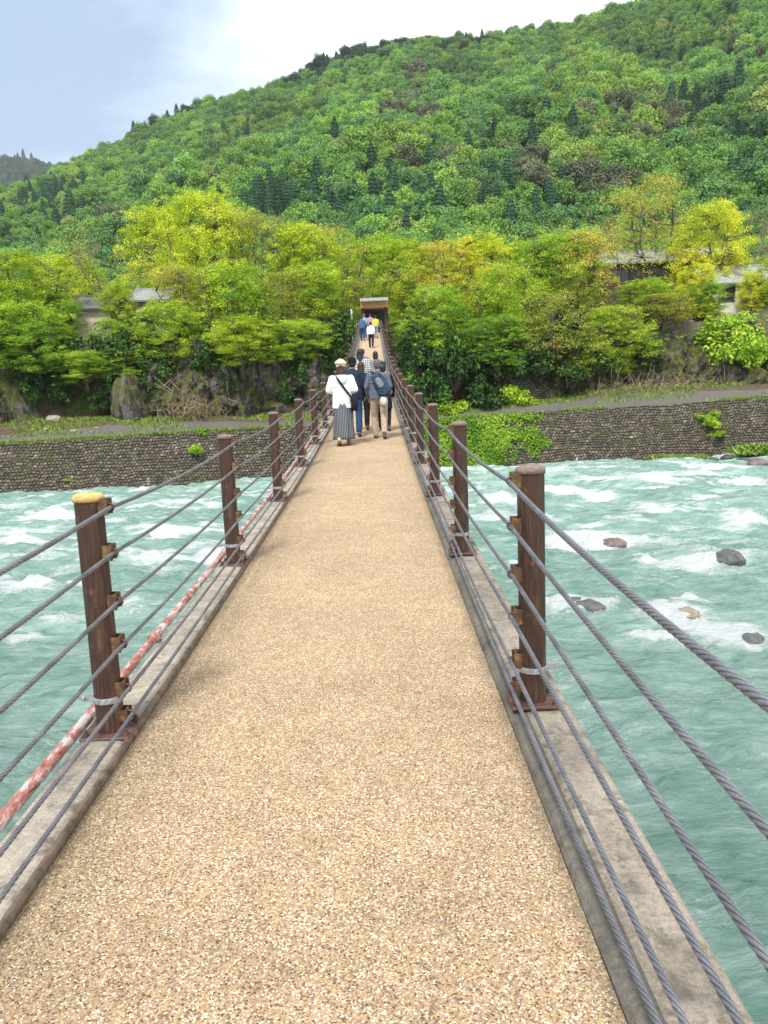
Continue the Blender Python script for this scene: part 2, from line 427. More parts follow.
for side, first, sp, lab in ((1, 2.98, 2.60, 'railing without a pipe, brown cap on its nearest post'),
                             (-1, 2.93, 2.72, 'railing beside the red pipe, yellow cap on its nearest post')):
    rail = tag(empty('cable_railing', (0, 0, 0)), lab, 'railing', 'railings along both edges of the bridge')
    ms = post_meshes(side, True)
    PX = .866 if side > 0 else -.862
    ys = [first+sp*k for k in range(-3, 60) if first+sp*k < Y1-.4]
    for y in ys:
        p = link('post', ms['post'], rail); p.location = (PX, y, dzf(y)+.030*(side > 0)+.014)
        c = link('cap', ms['cap'], p)
        if side < 0 and abs(y-first) < .01:
            m = ms['cap'].copy(); m.materials.clear(); m.materials.append(CAPY); c.data = m; c['label'] = 'worn yellow cap'
        if y < 30:
            link('strap', ms['strap'], p); link('base_plate', ms['base'], p)
            for a, b in ms['br']:
                ob = link('bracket', a, p); lc = link('clamp', b, ob)
                lc.parent = p
    ysn = np.array(ys)
    for i, h in enumerate(HS):
        sag = (.030, .022, .018, .014, .010, .006)[i]
        def path(y, h=h, sag=sag):
            t = (y-first)/sp; f = t-np.floor(t); yl = first+sp*np.floor(t); yr = yl+sp
            zl, zr = dz(yl), dz(yr); base = zl+(zr-zl)*f
            return np.full_like(y, side*CX)+side*.006*np.sin(t*2.3+i), base+.030*(side > 0)+.014+h-sag*4*f*(1-f)
        V, F, lb_ = twist_cable(path, ys[0], Y1, 13.0, (.0084 if i else .0092), 1 if side > 0 else -1)
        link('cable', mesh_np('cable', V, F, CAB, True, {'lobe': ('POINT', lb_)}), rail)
pp = MB(); pr = []
P = [(-.988, y, dzf(y)+.040) for y in np.arange(Y0, Y1, .5)]
pp.tube(P, .024, 12)
for y in np.arange(-6, 62, 2.0): pp.tube([(-.988, y-.05, dzf(y)+.040), (-.988, y+.05, dzf(y)+.042)], .030, 12)
pipe = tag(empty('conduit_pipe', (-.988, 0, .09)), 'long rusty red pipe with peeling paint running beside the left concrete edge of the deck', 'pipe')
po = pp.build('pipe_run', PIPE, None, True, 40); po.parent = pipe; po.location = (.988, 0, -.09)
k_ = MB()
for y in np.arange(-5.3, 62, 2.72):
    k_.box((-.975, y+1.2, dzf(y)+.026), (.16, .035, .012))
ko = k_.build('pipe_bracket', STRAP, pipe); ko.location = (.988, 0, -.09)

# ------------------------------------------------------------------ water and banks
WZ = -4.5
_bx = np.array([-200, -80, -45, -26, -13, 0, 10, 16, 30, 60, 200.]); _by = np.array([20, 38, 47, 51.4, 54.3, 55.8, 57, 57.8, 57.2, 52, 25.])
def yb(x): return np.interp(x, _bx, _by)
def ztop(x): return np.interp(x, [-80, -26, -12, 5, 16, 30, 60], [-1.3, -1.05, -.9, -.75, -.55, -.2, .3])
def zbase(x): return np.interp(x, [-80, -30, -10, 5, 15, 22, 33, 60], [.5, .45, .15, .0, .35, 1.1, .9, 1.0])
def G(x, y):
    x = np.asarray(x, float); y = np.asarray(y, float)
    t = y-yb(x)+ (fbm(x*.12, 3.3, 0, 3)-.5)*2*sstep(2, 6, y-yb(x))
    zt, zb = ztop(x), zbase(x)
    z = np.where(t < 1.5, WZ-1.2+(zt-WZ+1.2)*sstep(-.2, 1.5, t), zt+(zb-zt)*sstep(1.5, 7.2, t))
    z = z+np.where(t > 1.5, (fbm(x*.5, y*.5, 0, 4)-.5)*.35*sstep(1.5, 4, t), 0)
    cl = sstep(8.8, 10.4, t)
    pl = 6.3+.035*np.maximum(t-9, 0)+(fbm(x*.15, y*.15, 5, 3)-.5)*.8
    z = z+(pl-z)*cl
    # notch of brown loose soil between the left cliffs
    nt = np.exp(-((x+22.6)/2.4)**2); z = np.where((t > 5.5), z-(z-zb)*nt*.75*(1-sstep(9, 15, t)), z)
    return z
def gridmesh(name, xs, ys, zf, mat, smooth=True, attrs=None):
    X, Y = np.meshgrid(xs, ys); Z = zf(X, Y); V = np.stack([X, Y, Z], -1).reshape(-1, 3)
    nx, ny = len(xs), len(ys); i = np.arange(ny-1)[:, None]*nx; j = np.arange(nx-1)[None, :]
    F = np.stack([i+j, i+j+1, i+nx+j+1, i+nx+j], -1).reshape(-1, 4)
    return mesh_np(name, V, F, mat, smooth, attrs(X, Y) if attrs else None)
def m_ground():
    t = NT('river_bank_ground'); v = t.coord()
    n1 = t.noise(v, .35, 6, .65); n2 = t.noise(v, 3, 6, .7); n3 = t.noise(v, 14, 4)
    soil = t.ramp(n2, [(.3, (.07, .048, .035)), (.6, (.145, .105, .078)), (.75, (.20, .16, .12))])
    soil = t.mix(1, soil, t.ramp(n3, [(.3, (.6, .6, .6)), (.7, (1.3, 1.3, 1.3))]), 'MULTIPLY')
    gr = t.ramp(n2, [(.3, (.05, .085, .02)), (.7, (.12, .19, .045))])
    t.color(t.mix(t.bw(t.math('ADD', n1, t.math('MULTIPLY', t.math('SUBTRACT', n2, .5), .6)), .54, .64), soil, gr))
    t.rough(.95); t.spec(.1); t.bump(n2, .15, .8); return t.m
def m_path():
    t = NT('gravel_path'); v = t.coord(); n = t.noise(v, 5, 6, .7); n2 = t.noise(v, 30, 3)
    c = t.ramp(n, [(.3, (.10, .092, .085)), (.7, (.165, .15, .138))]); c = t.mix(1, c, t.ramp(n2, [(.3, (.7, .7, .7)), (.7, (1.25, 1.25, 1.25))]), 'MULTIPLY')
    t.color(c); t.rough(.95); t.spec(.1); return t.m
GRD = m_ground()
tag(link('river_bank_ground', gridmesh('river_bank_ground', np.linspace(-160, 160, 520), np.concatenate([np.linspace(12, 46, 30), np.linspace(46.4, 82, 150), np.linspace(83, 180, 60)]), G, GRD)), 'earthy far bank and terrace under the trees', None, None, 'structure')
nx_ = np.linspace(-90, 90, 400)
ts = np.linspace(1.7, 5.4, 10); V = []; F = []
for i, x in enumerate(nx_):
    a, b = (1.75+.5*math.sin(x*.21), 4.7+.5*math.sin(x*.33+1))
    for k in range(8):
        y = float(yb(x))+a+(b-a)*k/7; V.append((x, y, float(G(x, y))+.05))
for i in range(len(nx_)-1):
    for k in range(7): F.append((i*8+k, i*8+8+k, i*8+9+k, i*8+k+1))
tag(link('path', mesh_np('path', V, F, m_path(), True)), 'grey gravel track along the top of the embankment', None, None, 'structure')

# far embankment of laid cobbles
def m_cobble():
    t = NT('cobble_wall'); v = t.coord(); lv = t.attr('lv'); mo = t.attr('mo'); n = t.noise(v, .5, 5, .7); n3 = t.noise(v, 25, 3)
    c = t.ramp(lv, [(0, (.06, .05, .04)), (.35, (.135, .112, .085)), (.7, (.21, .175, .135)), (.92, (.27, .235, .19)), (1, (.46, .42, .36))])
    c = t.mix(1, c, t.ramp(n3, [(.3, (.7, .7, .7)), (.7, (1.25, 1.25, 1.25))]), 'MULTIPLY')
    c = t.mix(mo, (.05, .046, .036), c)
    c = t.mix(t.math('MULTIPLY', t.bw(n, .54, .66), .5), c, (.075, .09, .03))
    t.color(c); t.rough(.9); t.spec(.2); return t.m
COB = m_cobble()
def cobble_wall(name, x0, x1, base_fn, top_fn, yfn, batter, res=.075, cell=.25):
    xs = np.arange(x0, x1, res); hs = np.arange(0, 1.0001, 1/56.)
    X, Hh = np.meshgrid(xs, hs); zb_, zt_ = base_fn(X), top_fn(X)
    Z = zb_+(zt_-zb_)*Hh; s = (Z-zb_)*1.06
    s = s+(fbm(X*1.3, Z*1.3, 4, 3)-.5)*.30; row = np.floor(s/(cell*.88)); fr = s/(cell*.88)-row
    cxn = X/cell+.5*(row % 2)+.35*np.sin(row*12.9); colm = np.floor(cxn); fc = cxn-colm
    h1 = vnoise(colm*3.7+.5, row*5.1+.5, 0); h2 = vnoise(colm*2.3+.5, row*7.7+.5, 8.5)
    fc2 = (fc-.5)/(.42+.07*h1); fr2 = (fr-.5)/(.43+.05*h2); d = np.clip(1-(fc2**2+fr2**2), 0, 1)
    bumpv = np.sqrt(d)*(.10+.07*h2)
    Y = yfn(X)+batter*Hh-bumpv+(fbm(X*.4, Z*.4, 0, 3)-.5)*.2
    V = np.stack([X, Y, Z], -1).reshape(-1, 3); nx, ny = X.shape[1], X.shape[0]
    i = np.arange(ny-1)[:, None]*nx; j = np.arange(nx-1)[None, :]
    F = np.stack([i+j, i+j+1, i+nx+j+1, i+nx+j], -1).reshape(-1, 4)
    lv = np.clip(.15+.85*h1**1.8+(h2-.5)*.3, 0, 1); mo = sstep(.02, .22, d)
    # coping back so the wall has depth
    return mesh_np(name, V, F, COB, False, {'lv': ('POINT', lv), 'mo': ('POINT', mo)})
wl = link('embankment_wall', cobble_wall('embankment_wall', -95, 95, lambda x: WZ-.8+0*x, lambda x: ztop(x)+.05, lambda x: yb(x)-.05, 1.35))
tag(wl, 'long sloping embankment wall of dark laid cobbles along the far waterline', 'wall')
x_ = 12.0
wl2 = link('retaining_wall', cobble_wall('retaining_wall', 10.0, 15.2, lambda x: zbase(x)-.3, lambda x: zbase(x)+2.6-.5*np.abs(x-12.5), lambda x: yb(x)+6.0+(x-12)*.25, .9))
tag(wl2, 'short grey cobble retaining wall at the cliff foot above the grassy bank', 'wall')

# river
FOAM = [(640,482,48,7),(560,492,34,6),(600,498,30,5),(590,541,46,9),(560,546,26,6),(700,566,52,8),(648,565,30,6),(560,612,34,11),(685,626,30,9),(742,646,36,8),(742,484,30,5),(745,520,40,6),(660,515,40,4),
        (30,596,52,8),(80,590,30,5),(150,562,44,7),(128,612,34,7),(60,625,36,5),(60,520,60,5),(180,505,50,4),(20,545,40,5),(215,560,40,6),(170,535,40,5),(500,500,30,5),(520,570,22,6),(720,470,40,4),(650,640,40,4),(505,640,18,5),(30,640,40,5), (690,600,30,4)]
RK = [(613,541,.62,'rust'),(730,563,.75,'grey'),(590,612,.55,'grey'),(574,606,.30,'grey'),(686,617,.50,'tan'),(674,610,.28,'tan'),(752,634,.42,'grey'),(30,590,.42,'rust')]
def wave(x, y):
    a = fbm(x*.35+.2*y, y*.8, 1, 3)-.5
    b = fbm(x*1.1, y*2.3+.3*x, 2, 3)
    rid = 1-np.abs(2*b-1)
    z = WZ+a*.75+(rid**2)*.16+(fbm(x*2.5+.6*y, y*5, 4, 3)-.5)*.13
    near = 1-.25*sstep(26, 10, y)
    z = WZ+(z-WZ)*near
    return z
fo = [(onz(a, b, WZ), c/FL, d) for a, b, c, d in FOAM]
rk_ = [(onz(a, b, WZ), c) for a, b, c, _ in RK]
def foamf(x, y):
    f = np.zeros_like(x)
    for (P, q) in rk_:
        f = np.maximum(f, .9*np.exp(-(((x-P[0]+q*.9)/(q*1.9))**2+((y-P[1]+q*.2)/(q*1.1))**2)))
    for (P, w, h) in fo:
        d = P[1]; sx = w*d*.62; sy = h*d*d/FL/5.9*.75
        dx, dy = (x-P[0])/sx, (y-P[1]+.15*(x-P[0]))/sy
        f = np.maximum(f, np.exp(-(dx*dx+dy*dy)))
    return f
def zwater(x, y): 
    f = foamf(x, y); return wave(x, y)+f*.14+f*(fbm(x*2.6, y*4, 7, 4)-.5)*.5
def wattr(x, y):
    f = foamf(x, y); n = fbm(x*.55, y*1.5+.2*x, 3, 5); b = fbm(x*1.6, y*3.2, 6, 4)
    far = sstep(18, 34, y)
    pat = sstep(.50, .68, n)*(.28+.46*far)+ (np.abs(2*b-1) < .05)*.0
    v = np.clip(f*(.55+1.3*b*n*2)+pat*(.35+.9*b), 0, 1.4)
    return {'foam': ('POINT', v)}
def m_water():
    t = NT('turquoise_water'); v = t.coord(); f = t.attr('foam')
    n1 = t.noise(t.mapping(v, (.6, 1.6, 1)), 1.6, 6, .65, .6); n2 = t.noise(t.mapping(v, (1, 2.1, 1)), 6, 6, .72, .8); n3 = t.noise(t.mapping(v, (.7, 1.4, 1)), .13, 3)
    c = t.ramp(n1, [(.28, (.16, .32, .27)), (.42, (.28, .47, .40)), (.55, (.39, .58, .51)), (.70, (.58, .75, .69))])  # ripple shade and highlights put into the colour, dark troughs to pale crests
    c = t.mix(1, c, t.ramp(n3, [(.35, (.80, .86, .84)), (.65, (1.15, 1.12, 1.1))]), 'MULTIPLY')
    strk = t.noise(t.mapping(v, (1.1, 3.0, 1), rot=(0, 0, .15)), 3.6, 9, .84, 1.6)
    ff = t.math('ADD', t.math('MULTIPLY', f, 1.15), t.math('MULTIPLY', t.math('SUBTRACT', strk, .5), 2.6))
    fac = t.math('MULTIPLY', t.bw(ff, .30, .80), .97)
    thin = t.math('MULTIPLY', t.bw(strk, .56, .68), .45)
    fac = t.math('MINIMUM', t.math('ADD', fac, thin), 1.0)
    c = t.mix(fac, c, t.ramp(n2, [(.3, (.72, .84, .83)), (.6, (.93, .95, .95))]))
    t.color(c); rr = t.new('ShaderNodeMapRange'); t.lk(fac, rr.inputs[0]); rr.inputs[3].default_value = .10; rr.inputs[4].default_value = .8
    t.rough(rr.outputs[0]); t.b.inputs['IOR'].default_value = 1.33
    h = t.math('ADD', t.math('MULTIPLY', n1, .7), t.math('MULTIPLY', n2, .3)); h = t.math('ADD', h, t.math('MULTIPLY', strk, .25))
    t.bump(h, .5, 1.0); return t.m
WAT = m_water()
xs = np.concatenate([np.linspace(-160, -46, 60), np.arange(-45, 45, .16), np.linspace(46, 160, 60)])
ys = np.concatenate([np.linspace(-60, -4, 40), np.arange(-3, 30, .12), np.arange(30.1, 62, .16)])
tag(link('river_water', gridmesh('river_water', xs, ys, zwater, WAT, True, wattr)), 'fast turquoise river with white rapids', None, None, 'structure')

# rocks
def m_rock(name, c, moss=0.0, wet=.5):
    t = NT(name); v = t.coord(); n = t.noise(v, 3, 8, .7, .5); n2 = t.noise(v, 14, 6, .7)
    k = t.ramp(n, [(.3, tuple(x*.4 for x in c)), (.5, c), (.72, tuple(min(1, x*1.6) for x in c))])
    k = t.mix(1, k, t.ramp(n2, [(.3, (.65, .65, .65)), (.7, (1.25, 1.25, 1.25))]), 'MULTIPLY')
    if moss:
        ge = t.new('ShaderNodeNewGeometry'); sx = t.new('ShaderNodeSeparateXYZ'); t.lk(ge.outputs['Normal'], sx.inputs[0])
        ms = t.noise(v, .55, 6, .7, .3)
        mc = t.ramp(n2, [(.35, (.028, .050, .008)), (.52, (.10, .12, .016)), (.68, (.24, .17, .03))])
        k = t.mix(t.math('MULTIPLY', t.bw(t.math('ADD', ms, t.math('MULTIPLY', sx.outputs[2], .16)), .44, .54), moss), k, mc)
        st = t.noise(t.mapping(v, (1.4, 1.4, .25)), 1.1, 6, .7)
        k = t.mix(t.math('MULTIPLY', t.bw(st, .48, .58), .88), k, (.022, .019, .018))
    t.color(k); t.rough(wet); t.bump(t.math('ADD', n, n2), .12 if moss else .03); return t.m
RM = dict(grey=m_rock('grey_boulder', (.11, .11, .11), 0, .4), rust=m_rock('reddish_boulder', (.17, .125, .115), 0, .45), tan=m_rock('tan_boulder', (.30, .26, .19), 0, .5), dark=m_rock('dark_boulder', (.08, .07, .065), 0, .6))
def boulder(name, r, seed, mat, flat=.6, fr=2.0):
    n, m = 26, 16; V = []; F = []
    for i in range(m+1):
        th = math.pi*i/m
        for k in range(n):
            a = 2*math.pi*k/n; d = np.array([math.sin(th)*math.cos(a), math.sin(th)*math.sin(a), math.cos(th)])
            f = .7+.75*float(fbm(d[0]*fr*.6+seed, d[1]*fr*.6+seed*2, d[2]*fr*.6, 4)); V.append(d*r*f*np.array([1.25, .95, flat]))
    V = np.array(V); q = np.round(V/(r*.22))*(r*.22); V = V*.72+q*.28
    for i in range(m):
        for k in range(n):
            j = (k+1) % n; F.append((i*n+k, i*n+n+k, i*n+n+j, i*n+j))
    return mesh_np(name, V, F, mat, True)
rl = ['reddish boulder awash beyond the nearest right post in the white rapid', 'largest grey boulder at the right end of the long middle rapid', 'grey boulder splitting the foam just right of the nearest right post',
      'small grey stone touching the boulder just right of the nearest right post', 'tan boulder on the right with foam at its left foot', 'small tan stone against the upstream side of the tan boulder',
      'low grey boulder nearest the right edge with thin foam around it', 'reddish boulder in the white foam left of the yellow capped post']
for i, (px, py, r, k) in enumerate(RK):
    P = onz(px, py, WZ+.1); r *= .58
    o = link('river_boulder', boulder('river_boulder', r, i*3.1+1, RM[k], .62, 5.0)); o.location = (P[0], P[1], float(wave(P[0], P[1]))-r*.22+.05); o.rotation_euler = (.1, 0, i*1.1)
    tag(o, rl[i], 'boulder', 'boulders in the rapids')
sh = [(737, 452, .55, 'tallest dark rock of the cluster at the right waterline'), (728, 455, .35, 'low dark rock left of the tallest one at the right waterline'), (744, 459, .42, 'flat dark rock in front of the tallest one at the right waterline'),
      (758, 463, .60, 'broad brown rock at the waterline under the grass tuft on the right'), (713, 457, .30, 'small dark rock among the grass strip at the right waterline')]
for i, (px, py, r, lb) in enumerate(sh):
    P = onz(px, py+3, WZ+.1); o = link('shore_rock', boulder('shore_rock', r, i*5.3+40, RM['dark' if i != 3 else 'rust'], .62)); o.location = (P[0], P[1], WZ+r*.35)
    tag(o, lb, 'rock', 'rocks at the right waterline')
for i, (px, py, lb) in enumerate([(345, 472, ''), (398, 466, 'x')]): pass

# ------------------------------------------------------------------ cliffs
CLM = m_rock('mossy_cliff_rock', (.19, .155, .158), 1.0, .85)
def cliff(name, x0, x1, hfn, seed, label, off=0, ends=2.5):
    xs = np.arange(x0, x1, .16); hs = np.linspace(-.08, 1, 62); X, Hh = np.meshgrid(xs, hs)
    yb_ = yb(X)+7.0+off+(fbm(X*.25, seed, 0, 3)-.5)*2.5
    zb_ = zbase(X)-.2; H = hfn(X)*sstep(0, ends, X-x0)*sstep(0, ends, x1-X); Z = zb_+H*Hh
    # blocky ledges
    gx = X*.55+(fbm(X*.3, Z*.3, seed, 2))*3; gz = Z*.45+fbm(X*.5, Z*.2, seed+3, 2)*2
    cell = vnoise(np.floor(gx)+.5, np.floor(gz)+.5, seed+.5)
    cell2 = vnoise(np.floor(gx*2.3)+.5, np.floor(gz*1.9)+.5, seed+7.5)
    d = (cell-.5)*2.1+(cell2-.5)*1.2+(fbm(X*1.2, Z*.7, seed, 5)-.5)*2.2+(fbm(X*5, Z*2.0, seed, 3)-.5)*.6
    Y = yb_-d+1.9*Hh**2+np.where(Hh > .97, 2.2, 0)
    V = np.stack([X, Y, Z], -1).reshape(-1, 3); nx, ny = X.shape[1], X.shape[0]
    i = np.arange(ny-1)[:, None]*nx; j = np.arange(nx-1)[None, :]
    F = np.stack([i+j, i+j+1, i+nx+j+1, i+nx+j], -1).reshape(-1, 4)
    o = link(name, mesh_np(name, V, F, CLM, False)); return tag(o, label, 'cliff', 'rock cliffs on the far bank')
cliff('rock_cliff', -48, -25.6, lambda x: 6.0+.6*np.sin(x*.5), 1, 'dark mossy rock cliff with a pale bare face at the far left behind the embankment')
cliff('rock_cliff', -19.2, -2.0, lambda x: 6.3+.4*np.sin(x*.8), 11, 'grey fissured rock cliff left of the bridge end above the dry brushwood', -.6)
cliff('rock_cliff', 13.5, 33.5, lambda x: 5.0+.5*np.sin(x*.6), 21, 'brown and purple rock cliff with yellow moss right of the bridge', .3)
o = link('rock_outcrop', boulder('rock_outcrop', 1.75, 77, CLM, 1.4, 6.5)); P = at(130, 402, 60); o.location = P; o.scale = (.62, .6, .80); tag(o, 'upright mossy rock outcrop between the left cliffs at the edge of the soil slope', 'rock')

# ------------------------------------------------------------------ leaves and trees
def leaf_quads(C, N, size, asp=.62):
    n = len(C); N = N/np.linalg.norm(N, axis=1)[:, None]
    A = np.cross(N, rng.normal(size=(n, 3))); A /= np.linalg.norm(A, axis=1)[:, None]; B = np.cross(N, A)
    s = (size*(.65+.7*rng.random(n)))[:, None] if np.ndim(size) == 0 else size[:, None]
    A = A*s*.5; B = B*s*.5*asp
    V = np.stack([C-A, C-B*1.0+A*.1, C+A, C+B*1.0+A*.1], 1).reshape(-1, 3)
    F = np.arange(4*n).reshape(n, 4); return V, F
class Crown:
    def __init__(s): s.V = []; s.F = []; s.L = []; s.n = 0
    def cluster(s, c, rx, rz, n, lsize, lv, tilt=(0, 0), shell=.5, nrm_up=1.2, asp=.62):
        d = rng.normal(size=(n, 3)); d /= np.linalg.norm(d, axis=1)[:, None]
        r = (shell+(1-shell)*rng.random(n))[:, None]; r = np.where(rng.random((n, 1)) < .25, rng.random((n, 1)), r)
        P = d*r*np.array([rx, rx, rz]); P[:, 2] += P[:, 0]*tilt[0]+P[:, 1]*tilt[1]-.18*(P[:, 0]**2+P[:, 1]**2)/max(rx, .1)
        C = P+np.array(c); N = d*np.array([.8, .8, .8])+np.array([0, 0, nrm_up])+rng.normal(size=(n, 3))*.55
        V, F = leaf_quads(C, N, lsize, asp); s.V.append(V); s.F.append(F+s.n); s.n += len(V)
        s.L.append(np.clip(lv+rng.normal(size=n)*.13, 0, 1))
    def mesh(s, name, mat):
        return mesh_np(name, np.concatenate(s.V), np.concatenate(s.F), mat, False, {'lv': ('FACE', np.concatenate(s.L))})
LM = dict(
    lime=m_leaf('lime_spring_leaves', [(0, (.22, .38, .03)), (.35, (.48, .62, .04)), (.7, (.70, .78, .06)), (1, (.82, .80, .14))], .38),
    green=m_leaf('fresh_green_leaves', [(0, (.15, .31, .03)), (.4, (.32, .53, .045)), (.75, (.50, .69, .07)), (1, (.62, .76, .12))], .38),
    olive=m_leaf('olive_spring_leaves', [(0, (.30, .39, .06)), (.4, (.52, .56, .09)), (.7, (.68, .60, .13)), (1, (.70, .48, .20))], .38),
    dark=m_leaf('dark_evergreen_leaves', [(0, (.014, .04, .012)), (.5, (.04, .10, .02)), (.85, (.09, .20, .03)), (1, (.18, .33, .05))], .2),
    sparse=m_leaf('budding_brown_leaves', [(0, (.15, .12, .08)), (.5, (.26, .22, .13)), (1, (.38, .34, .17))]),
    tint=m_leaf('mountain_leaves', None, .25, True))
BARKG = m_bark('pale_bark', (.20, .17, .14))
def make_tree(seed, H, W, kind, ncl=160, nleaf=215, lsize=.138, low=.22, flat=.46, rx=(.42, 1.0)):
    """trunk with limbs and layered leaf sprays; origin at the foot"""
    rs = np.random.default_rng(seed); tb = MB(); cr = Crown()
    tw = [(0, 0, -.6), (rs.normal()*.15, rs.normal()*.15, H*.13), (rs.normal()*.3, rs.normal()*.3, H*.27)]
    rb = H*.017+.05
    tb.tube(tw, [rb*1.5, rb, rb*.85], 8)
    limbs = []; nl = rs.integers(4, 7)
    for i in range(nl):
        a = 2*math.pi*(i+rs.random()*.6)/nl; top = H*(.62+.33*rs.random()); rad = W*.5*(.35+.45*rs.random())
        p0 = np.array(tw[2])*(.7+.3*rs.random()); p3 = np.array([math.cos(a)*rad, math.sin(a)*rad, top])
        pts = []
        for k in range(7):
            t = k/6; p = p0*(1-t)+p3*t; p[:2] += (np.array([math.cos(a), math.sin(a)])*math.sin(t*math.pi)*rad*.18+rs.normal(size=2)*.12*(0 < k < 6)); p[2] -= math.sin(t*math.pi)*.03*H*(rs.random()-.3)
            pts.append(p)
        tb.tube(pts, [rb*(.62-.07*k) for k in range(7)], 6); limbs += pts[1:]
    limbs = np.array(limbs)
    for i in range(ncl):
        u = rs.random(); a = rs.random()*2*math.pi
        zz = low+(1-low)*(u**.8)
        env = math.sqrt(max(0, 1-((zz-.55)/.5)**2))*.98 if zz > .55 else (.62+.38*(zz-low)/(.55-low))
        rr = W*.5*env*(.4+.6*rs.random()**.5)*(.80+.22*math.sin(3*a+seed)+.16*math.sin(7*a+zz*9+seed))
        c = np.array([math.cos(a)*rr, math.sin(a)*rr, H*zz*.97])
        d = np.linalg.norm(limbs-c, axis=1)+np.maximum(0, limbs[:, 2]-c[2])*1.5; q = limbs[np.argmin(d)]
        m = (q+c)/2+np.array([0, 0, -.1+.3*rs.random()])+rs.normal(size=3)*.12
        tb.tube([q, m, c], [.045, .03, .012], 4, False)
        R_ = rs.uniform(*rx)*(.8+.4*(W/8)); br = rs.normal()*.24
        cr.cluster(c, R_, R_*flat, int(nleaf*(R_**1.6)), lsize, .48+br, (rs.normal()*.15-.12*c[0]/W, rs.normal()*.15-.12*c[1]/W))
        for k in range(3):
            c2 = c+np.array([rs.normal()*R_*1.0, rs.normal()*R_*1.0, rs.normal()*.35]); cr.cluster(c2, R_*.45, R_*.22, int(nleaf*.14), lsize, .55+br)
    return tb, cr
def make_sparse(seed, H, W):
    rs = np.random.default_rng(seed); tb = MB(); cr = Crown()
    def grow(p, d, L, r, lev):
        q = p+d*L; m = (p+q)/2+rs.normal(size=3)*L*.06; tb.tube([p, m, q], [r, r*.8, r*.62], 5 if lev < 2 else 3, False)
        if lev >= 5:
            cr.cluster(q, .3, .2, 9, .15, .5+rs.normal()*.2); return
        for k in range(rs.integers(2, 4) if lev else 4):
            nd = d+rs.normal(size=3)*.42; nd[2] += .12; nd /= np.linalg.norm(nd); grow(q, nd, L*(.68+.18*rs.random()), r*.6, lev+1)
    grow(np.array([0, 0, -.5]), np.array([0, 0, 1.]), H*.27, .16, 0)
    return tb, cr
PROTO = {}
def variants(kind, n, **k):
    L = []
    for i in range(n):
        if kind == 'sparse': tb, cr = make_sparse(200+i, 10, 8)
        else: tb, cr = make_tree(hash_(kind)+i*7, 10, 9, kind, **k)
        L.append((tb.mesh('trunk', BARKG if kind == 'sparse' else BARK, True), cr.mesh('crown', LM[kind])))
    PROTO[kind] = L
def hash_(s): return sum(ord(c)*(i+3) for i, c in enumerate(s)) % 1000
variants('lime', 4); variants('green', 4); variants('olive', 4, ncl=120, nleaf=110, flat=.5); variants('sparse', 3)
variants('dark', 3, ncl=90, nleaf=150, low=.05, flat=.6, rx=(.6, 1.2))
used = {}
def tree(kind, x, y, zf, H, W, label, group, name='broadleaf_tree', rz=None):
    i = used.get(kind, 0); used[kind] = i+1; tm, cm = PROTO[kind][i % len(PROTO[kind])]
    o = empty(name, (x, y, zf), random.random()*6.28 if rz is None else rz); o.scale = (W/9, W/9, H/10)
    link('trunk', tm, o); link('crown', cm, o)
    return tag(o, label, 'tree', group)
